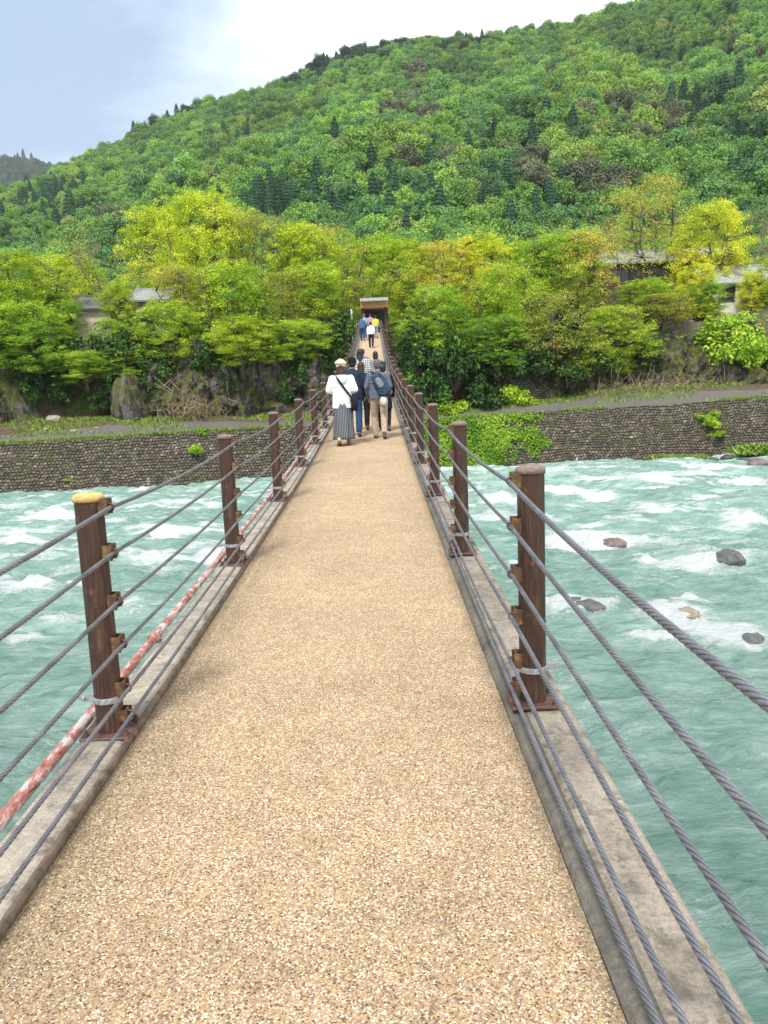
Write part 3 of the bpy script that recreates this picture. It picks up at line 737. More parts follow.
# (px centre, py of top, distance, kind, crown width m, foot height or None, label)
T = [
 (-40, 262, 66, 'green', 9, None, 'green tree at the far left edge behind the first cliff'),
 (18, 252, 66, 'lime', 9, None, 'lime green tree at the left edge above the mossy cliff'),
 (72, 254, 76, 'lime', 8, None, 'flat topped lime tree in front of the cream walled house'),
 (66, 300, 66, 'green', 3.2, None, 'small green tree over the left end of the cream wall'),
 (108, 318, 65.5, 'green', 3.4, None, 'small green tree over the right end of the cream wall'),
 (708, 282, 69, 'green', 4, None, 'small green tree under the eave at the left corner of the white house'),
 (752, 272, 70.5, 'lime', 3.2, None, 'slender lime tree in front of the middle of the white house'),
 (22, 300, 61, 'green', 6.5, 4.2, 'low spreading green tree leaning over the far left cliff'),
 (46, 288, 67, 'green', 4.4, None, 'small green tree covering the left half of the cream house'),
 (117, 280, 67.5, 'lime', 3.6, None, 'small lime tree between the cream house and the slatted house'),
 (34, 322, 60.5, 'green', 6, 3.2, 'green sprays hanging in front of the pale cliff face at the left'),
 (84, 350, 60.5, 'green', 5, 2.6, 'green sprays hanging over the brown soil between the left cliffs'),
 (168, 300, 62, 'green', 6, 3.6, 'green tree hanging over the dark hollow behind the brushwood'),
 (700, 262, 70, 'lime', 4.2, None, 'small lime tree at the left corner of the white house'),
 (-20, 320, 60, 'green', 7.5, 3.6, 'low green tree overhanging the cliff at the left edge'),
 (100, 222, 70, 'sparse', 7, None, 'almost bare grey brown tree rising left of the tall lime tree'),
 (160, 205, 75, 'lime', 8.5, None, 'tall lime tree standing between the cream and the red roofed house'),
 (203, 192, 70, 'lime', 9, None, 'tallest lime green tree on the left bank'),
 (250, 212, 72, 'olive', 8, None, 'olive and orange tinted tree behind the tallest lime tree'),
 (130, 345, 62.5, 'green', 5.5, 2.4, 'low green tree below the pinkish slatted house wall'),
 (185, 262, 65, 'olive', 7.5, None, 'olive tree at the cliff edge above the dry brushwood'),
 (232, 262, 64, 'green', 8, None, 'bushy green tree at the cliff edge left of the bridge'),
 (300, 222, 70, 'lime', 8, None, 'lime tree left of the bridge gate, second row'),
 (335, 226, 74, 'olive', 8, None, 'olive yellow tree just left above the bridge gate'),
 (285, 272, 65, 'olive', 7, None, 'low olive tree hanging over the grey cliff'),
 (240, 315, 61, 'lime', 6.5, 3.2, 'bright lime sprays hanging low over the grey cliff'),
 (318, 262, 66, 'green', 7, None, 'green tree beside the left railing at the bridge end'),
 (300, 318, 62, 'green', 5.5, 3.6, 'low green tree touching the left railing near the far end'),
 (372, 236, 82, 'green', 9, None, 'green tree directly behind the bridge gate'),
 (405, 238, 74, 'lime', 7.5, None, 'yellow green tree just right above the bridge gate'),
 (440, 240, 72, 'olive', 7.5, None, 'olive yellow tree right of the bridge gate'),
 (478, 236, 73, 'lime', 8, None, 'pale lime tree third to the right of the gate'),
 (505, 262, 66, 'lime', 7.5, None, 'brightest yellow green tree right of the bridge'),
 (440, 285, 66, 'green', 6.5, None, 'green tree close to the right railing at the bridge end'),
 (420, 318, 65, 'green', 5, 4.0, 'low green tree rising behind the right railing'),
 (530, 240, 74, 'green', 8, None, 'mid green tree behind the brightest yellow one'),
 (565, 232, 72, 'green', 9, None, 'broad green tree left of the long grey roof'),
 (585, 228, 70, 'olive', 8, None, 'broad olive tree in front of the long grey roof'),
 (560, 292, 65, 'olive', 8, None, 'olive tree hanging over the purple cliff'),
 (610, 305, 65, 'lime', 7.5, None, 'lime tree with spreading sprays over the mossy cliff'),
 (495, 315, 63, 'green', 6.5, 2.4, 'green tree on the slope between the bridge and the purple cliff'),
 (650, 178, 80, 'olive', 10, None, 'tall brownish olive tree, highest of the trees on the right'),
 (600, 196, 86, 'sparse', 8, None, 'grey leafless tree behind the broad olive tree'),
 (552, 206, 88, 'sparse', 7, None, 'small grey leafless tree behind the broad green tree'),
 (715, 200, 76, 'lime', 8, None, 'yellow green tree with dark limbs above the white house'),
 (745, 190, 88, 'sparse', 10, None, 'large grey leafless tree behind the white house'),
 (790, 205, 80, 'sparse', 9, None, 'grey leafless tree at the right edge'),
 (785, 255, 70, 'lime', 6, None, 'lime branches at the right edge in front of the white house'),
 (665, 292, 67, 'olive', 7, None, 'olive tree with drooping sprays left of the white house'),
 (648, 278, 70, 'green', 6, None, 'green tree below the long grey roof'),
 (820, 262, 68, 'green', 8, None, 'green tree beyond the right edge of the white house'),
 (840, 215, 76, 'lime', 8, None, 'tall lime tree outside the right edge'),
]
T = [t for t in T if t[0] < 815]
for (px, py, y, kind, W, zf, lb) in T:
    top = at(px, py, y); x = float(top[0]); z0 = float(G(x, y)) if zf is None else zf
    if zf is None: z0 = min(z0, 6.8)
    H = (float(top[2])-z0)/.99
    tree(kind, x, y, z0-.1, H, W, lb, 'trees along the far bank', 'bare_tree' if kind == 'sparse' else 'broadleaf_tree')
# shrubs
def make_shrub(seed, kind, n=26, ls=.16):
    rs = np.random.default_rng(seed); cr = Crown(); tb = MB()
    for i in range(n):
        a = rs.random()*6.28; r = 1.0*rs.random()**.6; z = .25+1.35*rs.random()*(1-r*.45)
        c = np.array([math.cos(a)*r, math.sin(a)*r, z]); R_ = .3+.25*rs.random(); cr.cluster(c, R_, R_*.7, int(80*R_/.4), ls, .45+rs.normal()*.22, (0, 0), .5, .8)
        tb.tube([(0, 0, -.2), c*.5+np.array([0, 0, -.1]), c], [.03, .02, .01], 4, False)
    return tb.mesh('stem', BARK), cr.mesh('foliage', LM[kind])
SH = {k: [make_shrub(hash_(k)+i, k) for i in range(3)] for k in ('dark', 'green', 'lime')}
shc = 0
def shrub(kind, x, y, z, w, h, lb, group='shrubs on the far bank'):
    global shc
    s_, f_ = SH[kind][shc % 3]; shc += 1
    o = empty('shrub', (x, y, z), random.random()*6.28); o.scale = (w/2.4, w/2.4, h/1.8); link('stem', s_, o); link('foliage', f_, o)
    return tag(o, lb, 'shrub', group)
SHL = [ # px, py(foot), y, kind, w, h
 (415, 372, 63.5, 'dark', 3.6, 4.2, 'dark evergreen shrub hard against the right side of the bridge'), (432, 408, 61.5, 'dark', 4, 3.6, 'dark shrub at the bank foot beside the right railing'),
 (455, 385, 63, 'dark', 4.5, 5, 'tall dark ivy covered shrub right of the bridge'), (480, 412, 62, 'dark', 4.2, 3.4, 'dark green shrub low on the slope above the grassy bank'),
 (500, 380, 63.5, 'dark', 4.5, 4.6, 'dense dark shrub under the brightest yellow tree'), (516, 410, 62.5, 'green', 3.4, 2.6, 'bright green shrub left of the short cobble retaining wall'),
 (540, 378, 64, 'dark', 4, 3.6, 'dark shrub above the short cobble retaining wall'), (450, 418, 61, 'green', 3.2, 1.8, 'low green shrub nearest the bridge on the grassy bank'),
 (410, 398, 62, 'dark', 3.0, 3.2, 'black green shrub beside the right railing posts'), (560, 345, 66, 'dark', 4, 3, 'dark shrub on top of the purple cliff'),
 (735, 372, 65, 'green', 5, 4.6, 'rounded green hedge like shrub at the right end of the cliff'), (765, 378, 65, 'green', 4.4, 4.4, 'green shrub at the right edge beside the rounded one'),
 (720, 345, 67, 'green', 5, 3.4, 'green shrub below the white house wall'), (755, 340, 68, 'green', 5, 3.2, 'green shrub under the white house at the right edge'), (700, 320, 70, 'lime', 4, 2.4, 'lime shrub at the left foot of the white house'),
 (795, 380, 64, 'green', 5, 5, 'green shrub cut by the right edge'),
 (10, 372, 61, 'dark', 4, 3.2, 'dark shrub hanging on the far left cliff'), (118, 392, 60.8, 'dark', 2.2, 2.6, 'dark shrub at the left foot of the upright mossy outcrop'), (148, 402, 60.6, 'dark', 2.4, 2.6, 'dark shrub at the right foot of the upright mossy outcrop'), (30, 405, 60, 'dark', 2.0, 3, 'dark moss and ivy clump beside the round grey rock'), (300, 385, 62, 'dark', 2.6, 3, 'dark ivy on the grey cliff behind the left railing'), (228, 395, 61, 'dark', 1.8, 3.4, 'dark ivy strip hanging on the grey cliff right of the brushwood'), (600, 372, 64, 'dark', 3, 2.6, 'dark ivy clump in the middle of the purple cliff'), (648, 362, 65, 'dark', 3, 2.6, 'dark ivy at the top of the mossy cliff on the right'),
 (125, 362, 61.2, 'dark', 3.4, 2.6, 'dark ivy hanging over the top of the pale left part of the grey cliff'), (208, 372, 61, 'dark', 2.8, 2.8, 'dark ivy above the right end of the brushwood'), (285, 405, 61.5, 'dark', 1.8, 2.2, 'small dark shrub at the foot of the grey cliff by the railing'), (60, 405, 61, 'dark', 2.2, 2.6, 'dark shrub at the right foot of the far left cliff'), (12, 402, 60, 'dark', 2.4, 3.0, 'dark ivy at the left edge of the far left cliff'), (572, 385, 63.5, 'dark', 2.8, 2.4, 'dark shrub between the retaining wall and the purple cliff'),
 (103, 412, 60.5, 'dark', 2.4, 2.2, 'dark shrub low at the left end of the grey cliff'), (160, 380, 61, 'dark', 3, 3, 'dark ivy over the hollow left of the brushwood'), (40, 385, 60.6, 'dark', 2.2, 3, 'dark ivy strip right of the pale cliff face at the left'),
 (55, 362, 62, 'dark', 4, 3, 'dark shrub on the cliff above the pale bare face'), (100, 372, 62.5, 'dark', 4.4, 3.6, 'dark shrub at the right end of the far left cliff'),
 (140, 362, 64, 'dark', 4.4, 4, 'black green shrub above the brown soil slope'), (165, 395, 62, 'dark', 2.6, 3.6, 'dark ivy column behind the upright mossy outcrop'), (190, 352, 64, 'dark', 4, 3.4, 'dark shrub above the dry brushwood'),
 (345, 352, 64, 'dark', 3, 4, 'dark shrub beside the left railing under the gate'), (330, 372, 63, 'dark', 3, 3.2, 'dark shrub on the grey cliff left of the railing'), (268, 352, 64, 'dark', 4, 3, 'dark shrub in the shade on top of the grey cliff'),
 (705, 428, 58.4, 'green', 2.5, 1.7, 'bright green bush growing out of the cobble embankment on the right'), (716, 437, 57.6, 'green', 1.3, .7, 'small green tuft below the bright bush on the embankment'),
 (196, 455, 54.9, 'green', 1.2, 1.0, 'small green plant on the cobbles beside the second left post'), (203, 435, 55.8, 'green', 1.0, .7, 'tiny green plant at the wall top by the second left post'), (68, 482, 53, 'lime', .9, .4, 'small yellow green tuft low on the left embankment'),
]
for (px, py, y, k, w, h, lb) in SHL:
    P = at(px, py, y); z = max(float(P[2]), -9)
    shrub(k, float(P[0]), y, z, w, h, lb)

# ground cover: grass and weeds
def m_grass():
    t = NT('grass_blades'); lv = t.attr('lv'); t.color(t.ramp(lv, [(0, (.07, .12, .02)), (.45, (.16, .27, .035)), (.8, (.28, .38, .06)), (1, (.38, .34, .13))])); t.rough(.8); t.spec(.15); return t.m
GR = m_grass()
def grass(name, P, size, lean, label, mat=GR, lvb=.5):
    n = len(P); s = size*(.5+rng.random(n))[:, None]; d = np.stack([rng.normal(size=n)*lean, rng.normal(size=n)*lean, np.ones(n)], 1)*s
    a = rng.random(n)*np.pi; w = np.stack([np.cos(a), np.sin(a), 0*a], 1)*s*.16
    V = np.stack([P-w, P+w, P+d+w*.3, P+d-w*.3], 1).reshape(-1, 3); F = np.arange(4*n).reshape(n, 4)
    return tag(link(name, mesh_np(name, V, F, mat, False, {'lv': ('FACE', np.clip(lvb+rng.normal(size=n)*.22, 0, 1))})), label, None, None, 'stuff')
# on the terrace by the path
n = 90000; x = rng.uniform(-50, 50, n); t_ = np.where(rng.random(n) < .45, rng.normal(1.65, .28, n), rng.uniform(3.2, 8, n)); y = yb(x)+t_
k = (fbm(x*.25, y*.6, 2, 3) > .47)&(np.abs(x) > 1.5)|((x > 3)&(x < 14)&(t_ > 4)); x, y = x[k], y[k]
grass('bank_grass', np.stack([x, y, G(x, y)], 1), .17, .5, 'thin grass along the path and cliff foot')
# matted weeds over the cobbles right of the bridge
n = 26000; x = rng.uniform(2, 13.6, n); h = rng.random(n); k = fbm(x*.9, h*5, 9, 4)+.26*(1-((x-6)/6.5)**2)-.12+.08*h+rng.normal(size=n)*.05 > .5; x, h = x[k], h[k]
z = WZ+(ztop(x)-WZ)*h; y = yb(x)-.05+1.35*((z-(WZ-.8))/(ztop(x)+.05-(WZ-.8)))-.12
cr = Crown(); V, F = leaf_quads(np.stack([x, y, z], 1)+rng.normal(size=(len(x), 3))*.12, np.array([0, -.6, .8])+rng.normal(size=(len(x), 3))*.6, .17); cr.V = [V]; cr.F = [F]; cr.L = [np.clip(.42+.5*(fbm(x*.8, z*.8, 1, 2)-.5)*2+rng.normal(size=len(x))*.15, 0, 1)]
tag(link('bank_weeds', cr.mesh('bank_weeds', LM['green'])), 'green weeds matted over the embankment right of the bridge', None, None, 'stuff')
# grass on the waterline, right
P0 = onz(625, 459, WZ); P1 = onz(706, 461, WZ); n = 5000; tt = rng.random(n); x = P0[0]+(P1[0]-P0[0])*tt; y = P0[1]+(P1[1]-P0[1])*tt+rng.normal(size=n)*.5
k = fbm(x*1.2, y*1.2, 0, 2) > .42
grass('waterline_grass', np.stack([x, y, np.full(n, WZ+.0)], 1)[k], .30, .6, 'strip of pale grass standing in the shallow water on the right', GR, .55)
P0 = onz(748, 459, WZ); n = 2500; x = P0[0]+rng.normal(size=n)*.9+1.2; y = P0[1]+rng.normal(size=n)*.5
grass('shore_grass', np.stack([x, y, np.full(n, WZ+.3)+rng.random(n)*.3], 1), .38, .6, 'grass tuft among the rocks at the right waterline', GR, .55)
# dry brushwood
def m_twig():
    t = NT('dry_twigs'); lv = t.attr('lv'); t.color(t.ramp(lv, [(0, (.12, .085, .05)), (1, (.42, .32, .20))])); t.rough(.9); return t.m
TW = m_twig()
def brush(name, px, py, y, w, h, n, label, sc=1):
    P = at(px, py, y); c = np.stack([rng.normal(size=n)*w, rng.normal(size=n)*.6, np.abs(rng.normal(size=n))*h], 1)+P
    d = rng.normal(size=(n, 3))*np.array([.6, .4, .8])*sc; wv = np.cross(d, rng.normal(size=(n, 3))); wv /= np.linalg.norm(wv, axis=1)[:, None]; wv *= .014
    mid = c+d*.5+rng.normal(size=(n, 3))*.08
    V = np.concatenate([np.stack([c-wv, c+wv, mid+wv, mid-wv], 1), np.stack([mid-wv, mid+wv, c+d+wv*.4, c+d-wv*.4], 1)]).reshape(-1, 3); F = np.arange(len(V)).reshape(-1, 4)
    return tag(link(name, mesh_np(name, V, F, TW, False, {'lv': ('FACE', rng.random(len(F)))})), label, 'brushwood', 'heaps of dry brushwood')
brush('brushwood', 190, 416, 59.5, 1.4, .9, 480, 'heap of pale dry brushwood against the grey cliff left of the bridge')
brush('brushwood', 655, 388, 62.5, 3.0, .3, 420, 'long tangle of grey dead branches at the foot of the right cliff')
brush('brushwood', 110, 392, 61.5, .9, .5, 70, 'few bare sticks on the brown soil between the left cliffs', 1.6)
# scattered stones on the left bank
stl = ['white stone on the gravel track at the left', 'pale stone beside the white one on the left track', 'round grey rock at the foot of the far left cliff', 'low pale rock between track and outcrop', 'small pale stone near the path edge at the left']
for i, (px, py, y, r) in enumerate([(46, 434, 56.5, .16), (74, 437, 56.2, .20), (53, 416, 58.5, .42), (97, 432, 57, .16), (33, 433, 56.5, .12)]):
    P = at(px, py, y); o = link('stone', boulder('stone', r, 90+i, RM['tan'], .7)); x = float(P[0]); o.location = (x, y, float(G(x, y))+r*.25+.05); tag(o, stl[i], 'stone', 'loose stones on the left bank')

# ------------------------------------------------------------------ mountain
sky_px = [(-420, 262), (-150, 225), (0, 190), (60, 168), (130, 133), (200, 104), (300, 72), (350, 48), (400, 40), (480, 33), (560, 24), (620, 5), (700, -25), (768, -70), (900, -130), (1200, -230)]
YR = 560.0
sk = [at(a, b, YR) for a, b in sky_px]; su = np.array([(p[0]-CAM[0])/YR for p in sk]); sz = np.array([p[2] for p in sk])
YS = 100.0
def zm(u, y):
    zr = np.interp(u, su, sz)-9; t = (y-YS)/(YR-YS); x = u*y
    s = np.where(t < 1, np.clip(t, 0, 1)**1.12, 1-(t-1)*1.5)
    z = 7.5+(zr-7.5)*s
    w = np.sin(np.clip(t, 0, 1)*np.pi)
    z = z+w*((fbm(x*.010+3, y*.006, 2, 4)-.5)*46+(np.abs(fbm(x*.016-y*.006, y*.004, 8, 3)-.5))*-45)
    return z
us = np.linspace(-.80, .80, 260); yy = np.concatenate([np.linspace(YS, 300, 60), np.linspace(305, 760, 70)])
U, Yy = np.meshgrid(us, yy); Z = zm(U, Yy); V = np.stack([CAM[0]+U*Yy, Yy, Z], -1).reshape(-1, 3); nx = len(us)
i = np.arange(len(yy)-1)[:, None]*nx; j = np.arange(nx-1)[None, :]
F = np.stack([i+j, i+j+1, i+nx+j+1, i+nx+j], -1).reshape(-1, 4)
FLOOR = m_plain('forest_floor', (.045, .055, .025), .95, .4, .1)
tag(link('mountain', mesh_np('mountain', V, F, FLOOR, True)), 'steep wooded mountain side', None, None, 'structure')
# far hill on the left
su2 = [(-420, 120), (-120, 146), (0, 156), (45, 161), (75, 175), (140, 200), (300, 260)]
YH = 1500.; hk = [at(a, b, YH) for a, b in su2]; hu = np.array([(p[0]-CAM[0])/YH for p in hk]); hz = np.array([p[2] for p in hk])
def zh(u, y):
    t = (y-900)/(YH-900); zr = np.interp(u, hu, hz)-10
    return 60+(zr-60)*np.where(t < 1, np.clip(t, 0, 1)**.9, 1-(t-1)*.8)+(fbm(u*y*.006, y*.006, 3, 4)-.5)*50*np.sin(np.clip(t, 0, 1)*np.pi)
us2 = np.linspace(-.85, -.1, 90); yy2 = np.linspace(900, 1800, 50)
U, Yy = np.meshgrid(us2, yy2); V = np.stack([CAM[0]+U*Yy, Yy, zh(U, Yy)], -1).reshape(-1, 3); nx = len(us2)
i = np.arange(len(yy2)-1)[:, None]*nx; j = np.arange(nx-1)[None, :]
tag(link('far_hill', mesh_np('far_hill', V, np.stack([i+j, i+j+1, i+nx+j+1, i+nx+j], -1).reshape(-1, 4), FLOOR, True)), 'distant wooded hill at the left in low cloud', None, None, 'structure')
# crown prototypes for the forest
def proto_broad(seed, n=3600, ls=.40):
    rs = np.random.default_rng(seed); cr = Crown(); k = 24
    for i in range(k):
        a = rs.random()*6.28; zz = rs.random(); r = 3.3*math.sqrt(max(0, 1-(zz*.85)**2))*(.45+.55*rs.random())
        c = np.array([math.cos(a)*r, math.sin(a)*r, 3.2+4.2*zz]); R_ = 1.0+.8*rs.random()
        cr.cluster(c, R_, R_*.78, n//k, ls, .48+rs.normal()*.16, (0, 0), .78, .35, .8)
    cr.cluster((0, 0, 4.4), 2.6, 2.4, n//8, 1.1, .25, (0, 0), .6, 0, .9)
    m = cr.mesh('crown', LM['tint']); return m
def proto_conifer(seed, n=2600):
    rs = np.random.default_rng(seed); H = 14.; zz = rs.random(n)**.75; a = rs.random(n)*6.28; lay = (zz*11) % 1
    r = (1-zz)**.62*3.9*(.55+.45*(1-lay))*(.7+.4*rs.random(n)); C = np.stack([np.cos(a)*r, np.sin(a)*r, .8+zz*(H-.8)], 1)
    N = np.stack([np.cos(a)*.9, np.sin(a)*.9, .7+0*a], 1)+rs.normal(size=(n, 3))*.4
    cr = Crown(); V, F = leaf_quads(C, N, .55, .5); cr.V = [V]; cr.F = [F]; cr.L = [np.clip(.4+.25*(1-lay)+rs.normal(size=n)*.12, 0, 1)]
    return cr.mesh('crown', LM['tint'])
fc = bpy.data.collections.new('forest_kinds')
protos = []
for i in range(5):
    o = bpy.data.objects.new('a%d' % i, proto_broad(500+i)); o.color = (0, 0, 0, 1); fc.objects.link(o); protos.append(o)
for i in range(3):
    o = bpy.data.objects.new('b%d' % i, proto_conifer(600+i)); o.color = (0, 0, 0, 1); fc.objects.link(o); protos.append(o)
def in_ell(px, py, L):
    v = np.zeros_like(px)
    for (a, b, c, d) in L: v = np.maximum(v, 1-(((px-a)/c)**2+((py-b)/d)**2))
    return v
CON = [(275, 212, 75, 24), (20, 232, 70, 22), (440, 220, 120, 26), (345, 205, 50, 25), (487, 165, 14, 28), (548, 143, 16, 20), (735, 145, 50, 42), (700, 120, 26, 22), (60, 205, 30, 16), (330, 70, 10, 10), (250, 135, 14, 10), (560, 235, 40, 14)]
BRO = [(400, 115, 34, 26), (635, 140, 55, 34), (535, 185, 40, 22), (572, 92, 14, 8), (245, 152, 10, 8), (740, 68, 26, 12), (585, 210, 50, 20), (440, 190, 30, 14), (110, 240, 30, 16)]
LIT = [(395, 190, 45, 30), (620, 160, 60, 22), (670, 165, 30, 12), (560, 120, 20, 14), (90, 190, 50, 16), (600, 105, 60, 20)]
def species(P, jit):
    px, py = proj(P); px = px+jit[:, 0]*9; py = py+jit[:, 1]*7
    n = len(P); c = in_ell(px, py, CON); b = in_ell(px, py, BRO); l = in_ell(px, py, LIT)
    r = rng.random(n); kind = rng.integers(0, 5, n)
    isc = (c > .0)&(r < .55)|(r < .006); kind = np.where(isc, rng.integers(5, 8, n), kind)
    tint = np.zeros((n, 3)); pal = 1.65*np.array([(.115, .215, .048), (.092, .185, .048), (.140, .245, .045), (.100, .190, .060), (.175, .270, .055), (.070, .150, .055)])
    tint[:] = pal[rng.choice(6, n, p=[.25, .22, .18, .15, .08, .12])]
    vv = fbm(P[:, 0]*.02, P[:, 1]*.02, 1, 3)[:, None]; tint *= (.72+.62*vv)
    li = (l > 0)&(rng.random(n) < .6); tint[li] = np.array([.27, .41, .075])*(.8+.4*rng.random((li.sum(), 1)))
    br = (b > 0)&(rng.random(n) < .5)&~isc; tint[br] = np.array([.17, .19, .11])*(.8+.4*rng.random((br.sum(), 1)))
    ye = (rng.random(n) < .03)&~isc; tint[ye] = (.30, .38, .11)
    tint[isc] = np.array([.045, .115, .060])*(.75+.6*rng.random((isc.sum(), 1)))
    cr_ = (P[:, 1] > YR-45)&(px > 290)&(px < 500)&(rng.random(n) < .6); tint[cr_] = np.array([.05, .10, .05])
    return kind, tint*(.82+.36*rng.random((n, 1)))
# points on the mountain, spaced by distance-independent ground density
pts = []
cell = 6.1
gy = [YS+6.]
while gy[-1] < YR+75: gy.append(gy[-1]+float(np.interp(gy[-1], [100, 280], [3.9, 6.0])))
for y in gy:
    cell = float(np.interp(y, [100, 280], [3.9, 6.0])); x = np.arange(-.74*y, .74*y, cell)+rng.uniform(-.5, .5)*cell
    pts.append(np.stack([x+rng.uniform(-2.2, 2.2, len(x)), y+rng.uniform(-2.2, 2.2, len(x))], 1))
pts = np.concatenate(pts); u = (pts[:, 0]-CAM[0])/pts[:, 1]; P = np.stack([pts[:, 0], pts[:, 1], zm(u, pts[:, 1])], 1)
pxv, pyv = proj(P+np.array([0, 0, 12])); keep = (pxv > -170)&(pxv < 940)&(pyv > -220); P = P[keep]
kind, tint = species(P, rng.normal(size=(len(P), 2)))
scl = np.where(kind < 5, rng.uniform(.85, 1.45, len(P)), rng.uniform(.6, .95, len(P)))
scl *= np.interp(P[:, 1], [100, 280], [.62, .98]); scl *= np.where(rng.random(len(P)) < .08, 1.25, 1)
print('forest points', len(P))
# the individual trees: the conifers that break the skyline and the nearest ones at the mountain foot
pxv, pyv = proj(P+np.array([0, 0, 5])); inview = (pxv > -5)&(pxv < 773)&(pyv > -5)
order = np.argsort(P[:, 1]+np.where(inview, 0, 1e5)); near = order[:260]
tree_protos = {k: (proto_broad(700+k, 9000, .26) if k < 5 else protos[k].data) for k in range(8)}
def solo(i, kindi, p, s, tcol, label, group, name):
    o = link(name, tree_protos[kindi]); o.location = p; o.scale = (s, s, s*random.uniform(.9, 1.15)); o.rotation_euler = (0, 0, random.random()*6.28)
    o.color = (*[float(c) for c in tcol], 1); return tag(o, label, 'tree', group)
for i in near:
    c = kind[i] >= 5
    solo(i, int(kind[i]), P[i]-np.array([0, 0, .5]), float(scl[i]), tint[i], 'dark conifer in the belt of trees at the mountain foot' if c else 'leafy tree in the belt of trees at the mountain foot',
         'conifers at the mountain foot' if c else 'leafy trees at the mountain foot', 'conifer_tree' if c else 'broadleaf_tree')
mask = np.ones(len(P), bool); mask[near] = False; P, kind, tint, scl = P[mask], kind[mask], tint[mask], scl[mask]
for (px, py) in [(133, 122), (144, 120), (154, 113), (176, 104), (186, 102), (167, 110), (310, 60), (318, 55), (327, 56), (336, 50), (345, 46), (357, 52), (370, 45), (383, 44), (396, 40), (410, 43), (421, 41), (436, 38), (450, 37), (466, 33), (482, 31), (545, 26), (552, 24), (563, 24)]:
    y = YR-8; top = at(px, py, y); u = (top[0]-CAM[0])/y; zg = float(zm(np.array(u), np.array(y))); s = max(.45, min(.85, (top[2]-zg)/14.)); kq = 5+random.randrange(3) if random.random() < .6 else random.randrange(5); s = s if kq > 4 else s*1.5
    solo(0, kq, (top[0], y, top[2]-(14 if kq > 4 else 8.6)*s), s, (.045, .095, .050), 'dark tree standing out on the mountain skyline', 'dark trees on the skyline', 'skyline_tree')
def forest(name, P, kind, tint, scl, label):
    me = bpy.data.meshes.new(name); me.vertices.add(len(P)); me.vertices.foreach_set('co', (P-np.array([0, 0, .5])).astype(np.float32).ravel())
    a = me.attributes.new('kindi', 'INT', 'POINT'); a.data.foreach_set('value', kind.astype(np.int32))
    a = me.attributes.new('scl', 'FLOAT_VECTOR', 'POINT'); a.data.foreach_set('vector', np.stack([scl, scl, scl*rng.uniform(.85, 1.2, len(P))], 1).astype(np.float32).ravel())
    a = me.attributes.new('rotz', 'FLOAT_VECTOR', 'POINT'); a.data.foreach_set('vector', np.stack([rng.normal(size=len(P))*.05, rng.normal(size=len(P))*.05, rng.random(len(P))*6.28], 1).astype(np.float32).ravel())
    a = me.attributes.new('tint', 'FLOAT_COLOR', 'POINT'); a.data.foreach_set('color', np.concatenate([tint, np.ones((len(P), 1))], 1).astype(np.float32).ravel())
    me.update(); o = link(name, me); o.color = (0, 0, 0, 1)
    ng = bpy.data.node_groups.new('forest_scatter', 'GeometryNodeTree')
    ng.interface.new_socket('Geometry', in_out='INPUT', socket_type='NodeSocketGeometry'); ng.interface.new_socket('Geometry', in_out='OUTPUT', socket_type='NodeSocketGeometry')
    gi = ng.nodes.new('NodeGroupInput'); go = ng.nodes.new('NodeGroupOutput'); ip = ng.nodes.new('GeometryNodeInstanceOnPoints'); ci = ng.nodes.new('GeometryNodeCollectionInfo')
    ci.inputs['Collection'].default_value = fc; ci.inputs['Separate Children'].default_value = True; ci.inputs['Reset Children'].default_value = True
    def na(nm, ty):
        n = ng.nodes.new('GeometryNodeInputNamedAttribute'); n.data_type = ty; n.inputs[0].default_value = nm; return n.outputs['Attribute']
    L = ng.links.new; L(gi.outputs[0], ip.inputs['Points']); L(ci.outputs[0], ip.inputs['Instance']); ip.inputs['Pick Instance'].default_value = True
    L(na('kindi', 'INT'), ip.inputs['Instance Index']); L(na('scl', 'FLOAT_VECTOR'), ip.inputs['Scale']); L(na('rotz', 'FLOAT_VECTOR'), ip.inputs['Rotation'])
    L(ip.outputs[0], go.inputs[0]); m = o.modifiers.new('scatter', 'NODES'); m.node_group = ng
    return tag(o, label, None, None, 'stuff')
forest('mountain_forest', P, kind, tint, scl, 'dense spring forest covering the mountain side')
pts = []
for y in np.arange(930, 1560, 13.):
    x = np.arange(-.62*y, -.16*y, 13.); pts.append(np.stack([x+rng.uniform(-5, 5, len(x)), y+rng.uniform(-5, 5, len(x))], 1))
pts = np.concatenate(pts); u = (pts[:, 0]-CAM[0])/pts[:, 1]; P = np.stack([pts[:, 0], pts[:, 1], zh(u, pts[:, 1])], 1)
n = len(P); kd = np.where(rng.random(n) < .12, rng.integers(5, 8, n), rng.integers(0, 5, n)); tc = np.where((kd >= 5)[:, None], np.array([.05, .09, .07]), np.array([.09, .14, .08]))*(.7+.6*rng.random((n, 1)))
forest('far_hill_forest', P, kd, tc, rng.uniform(1.4, 2.2, n), 'dark forest on the distant left hill')

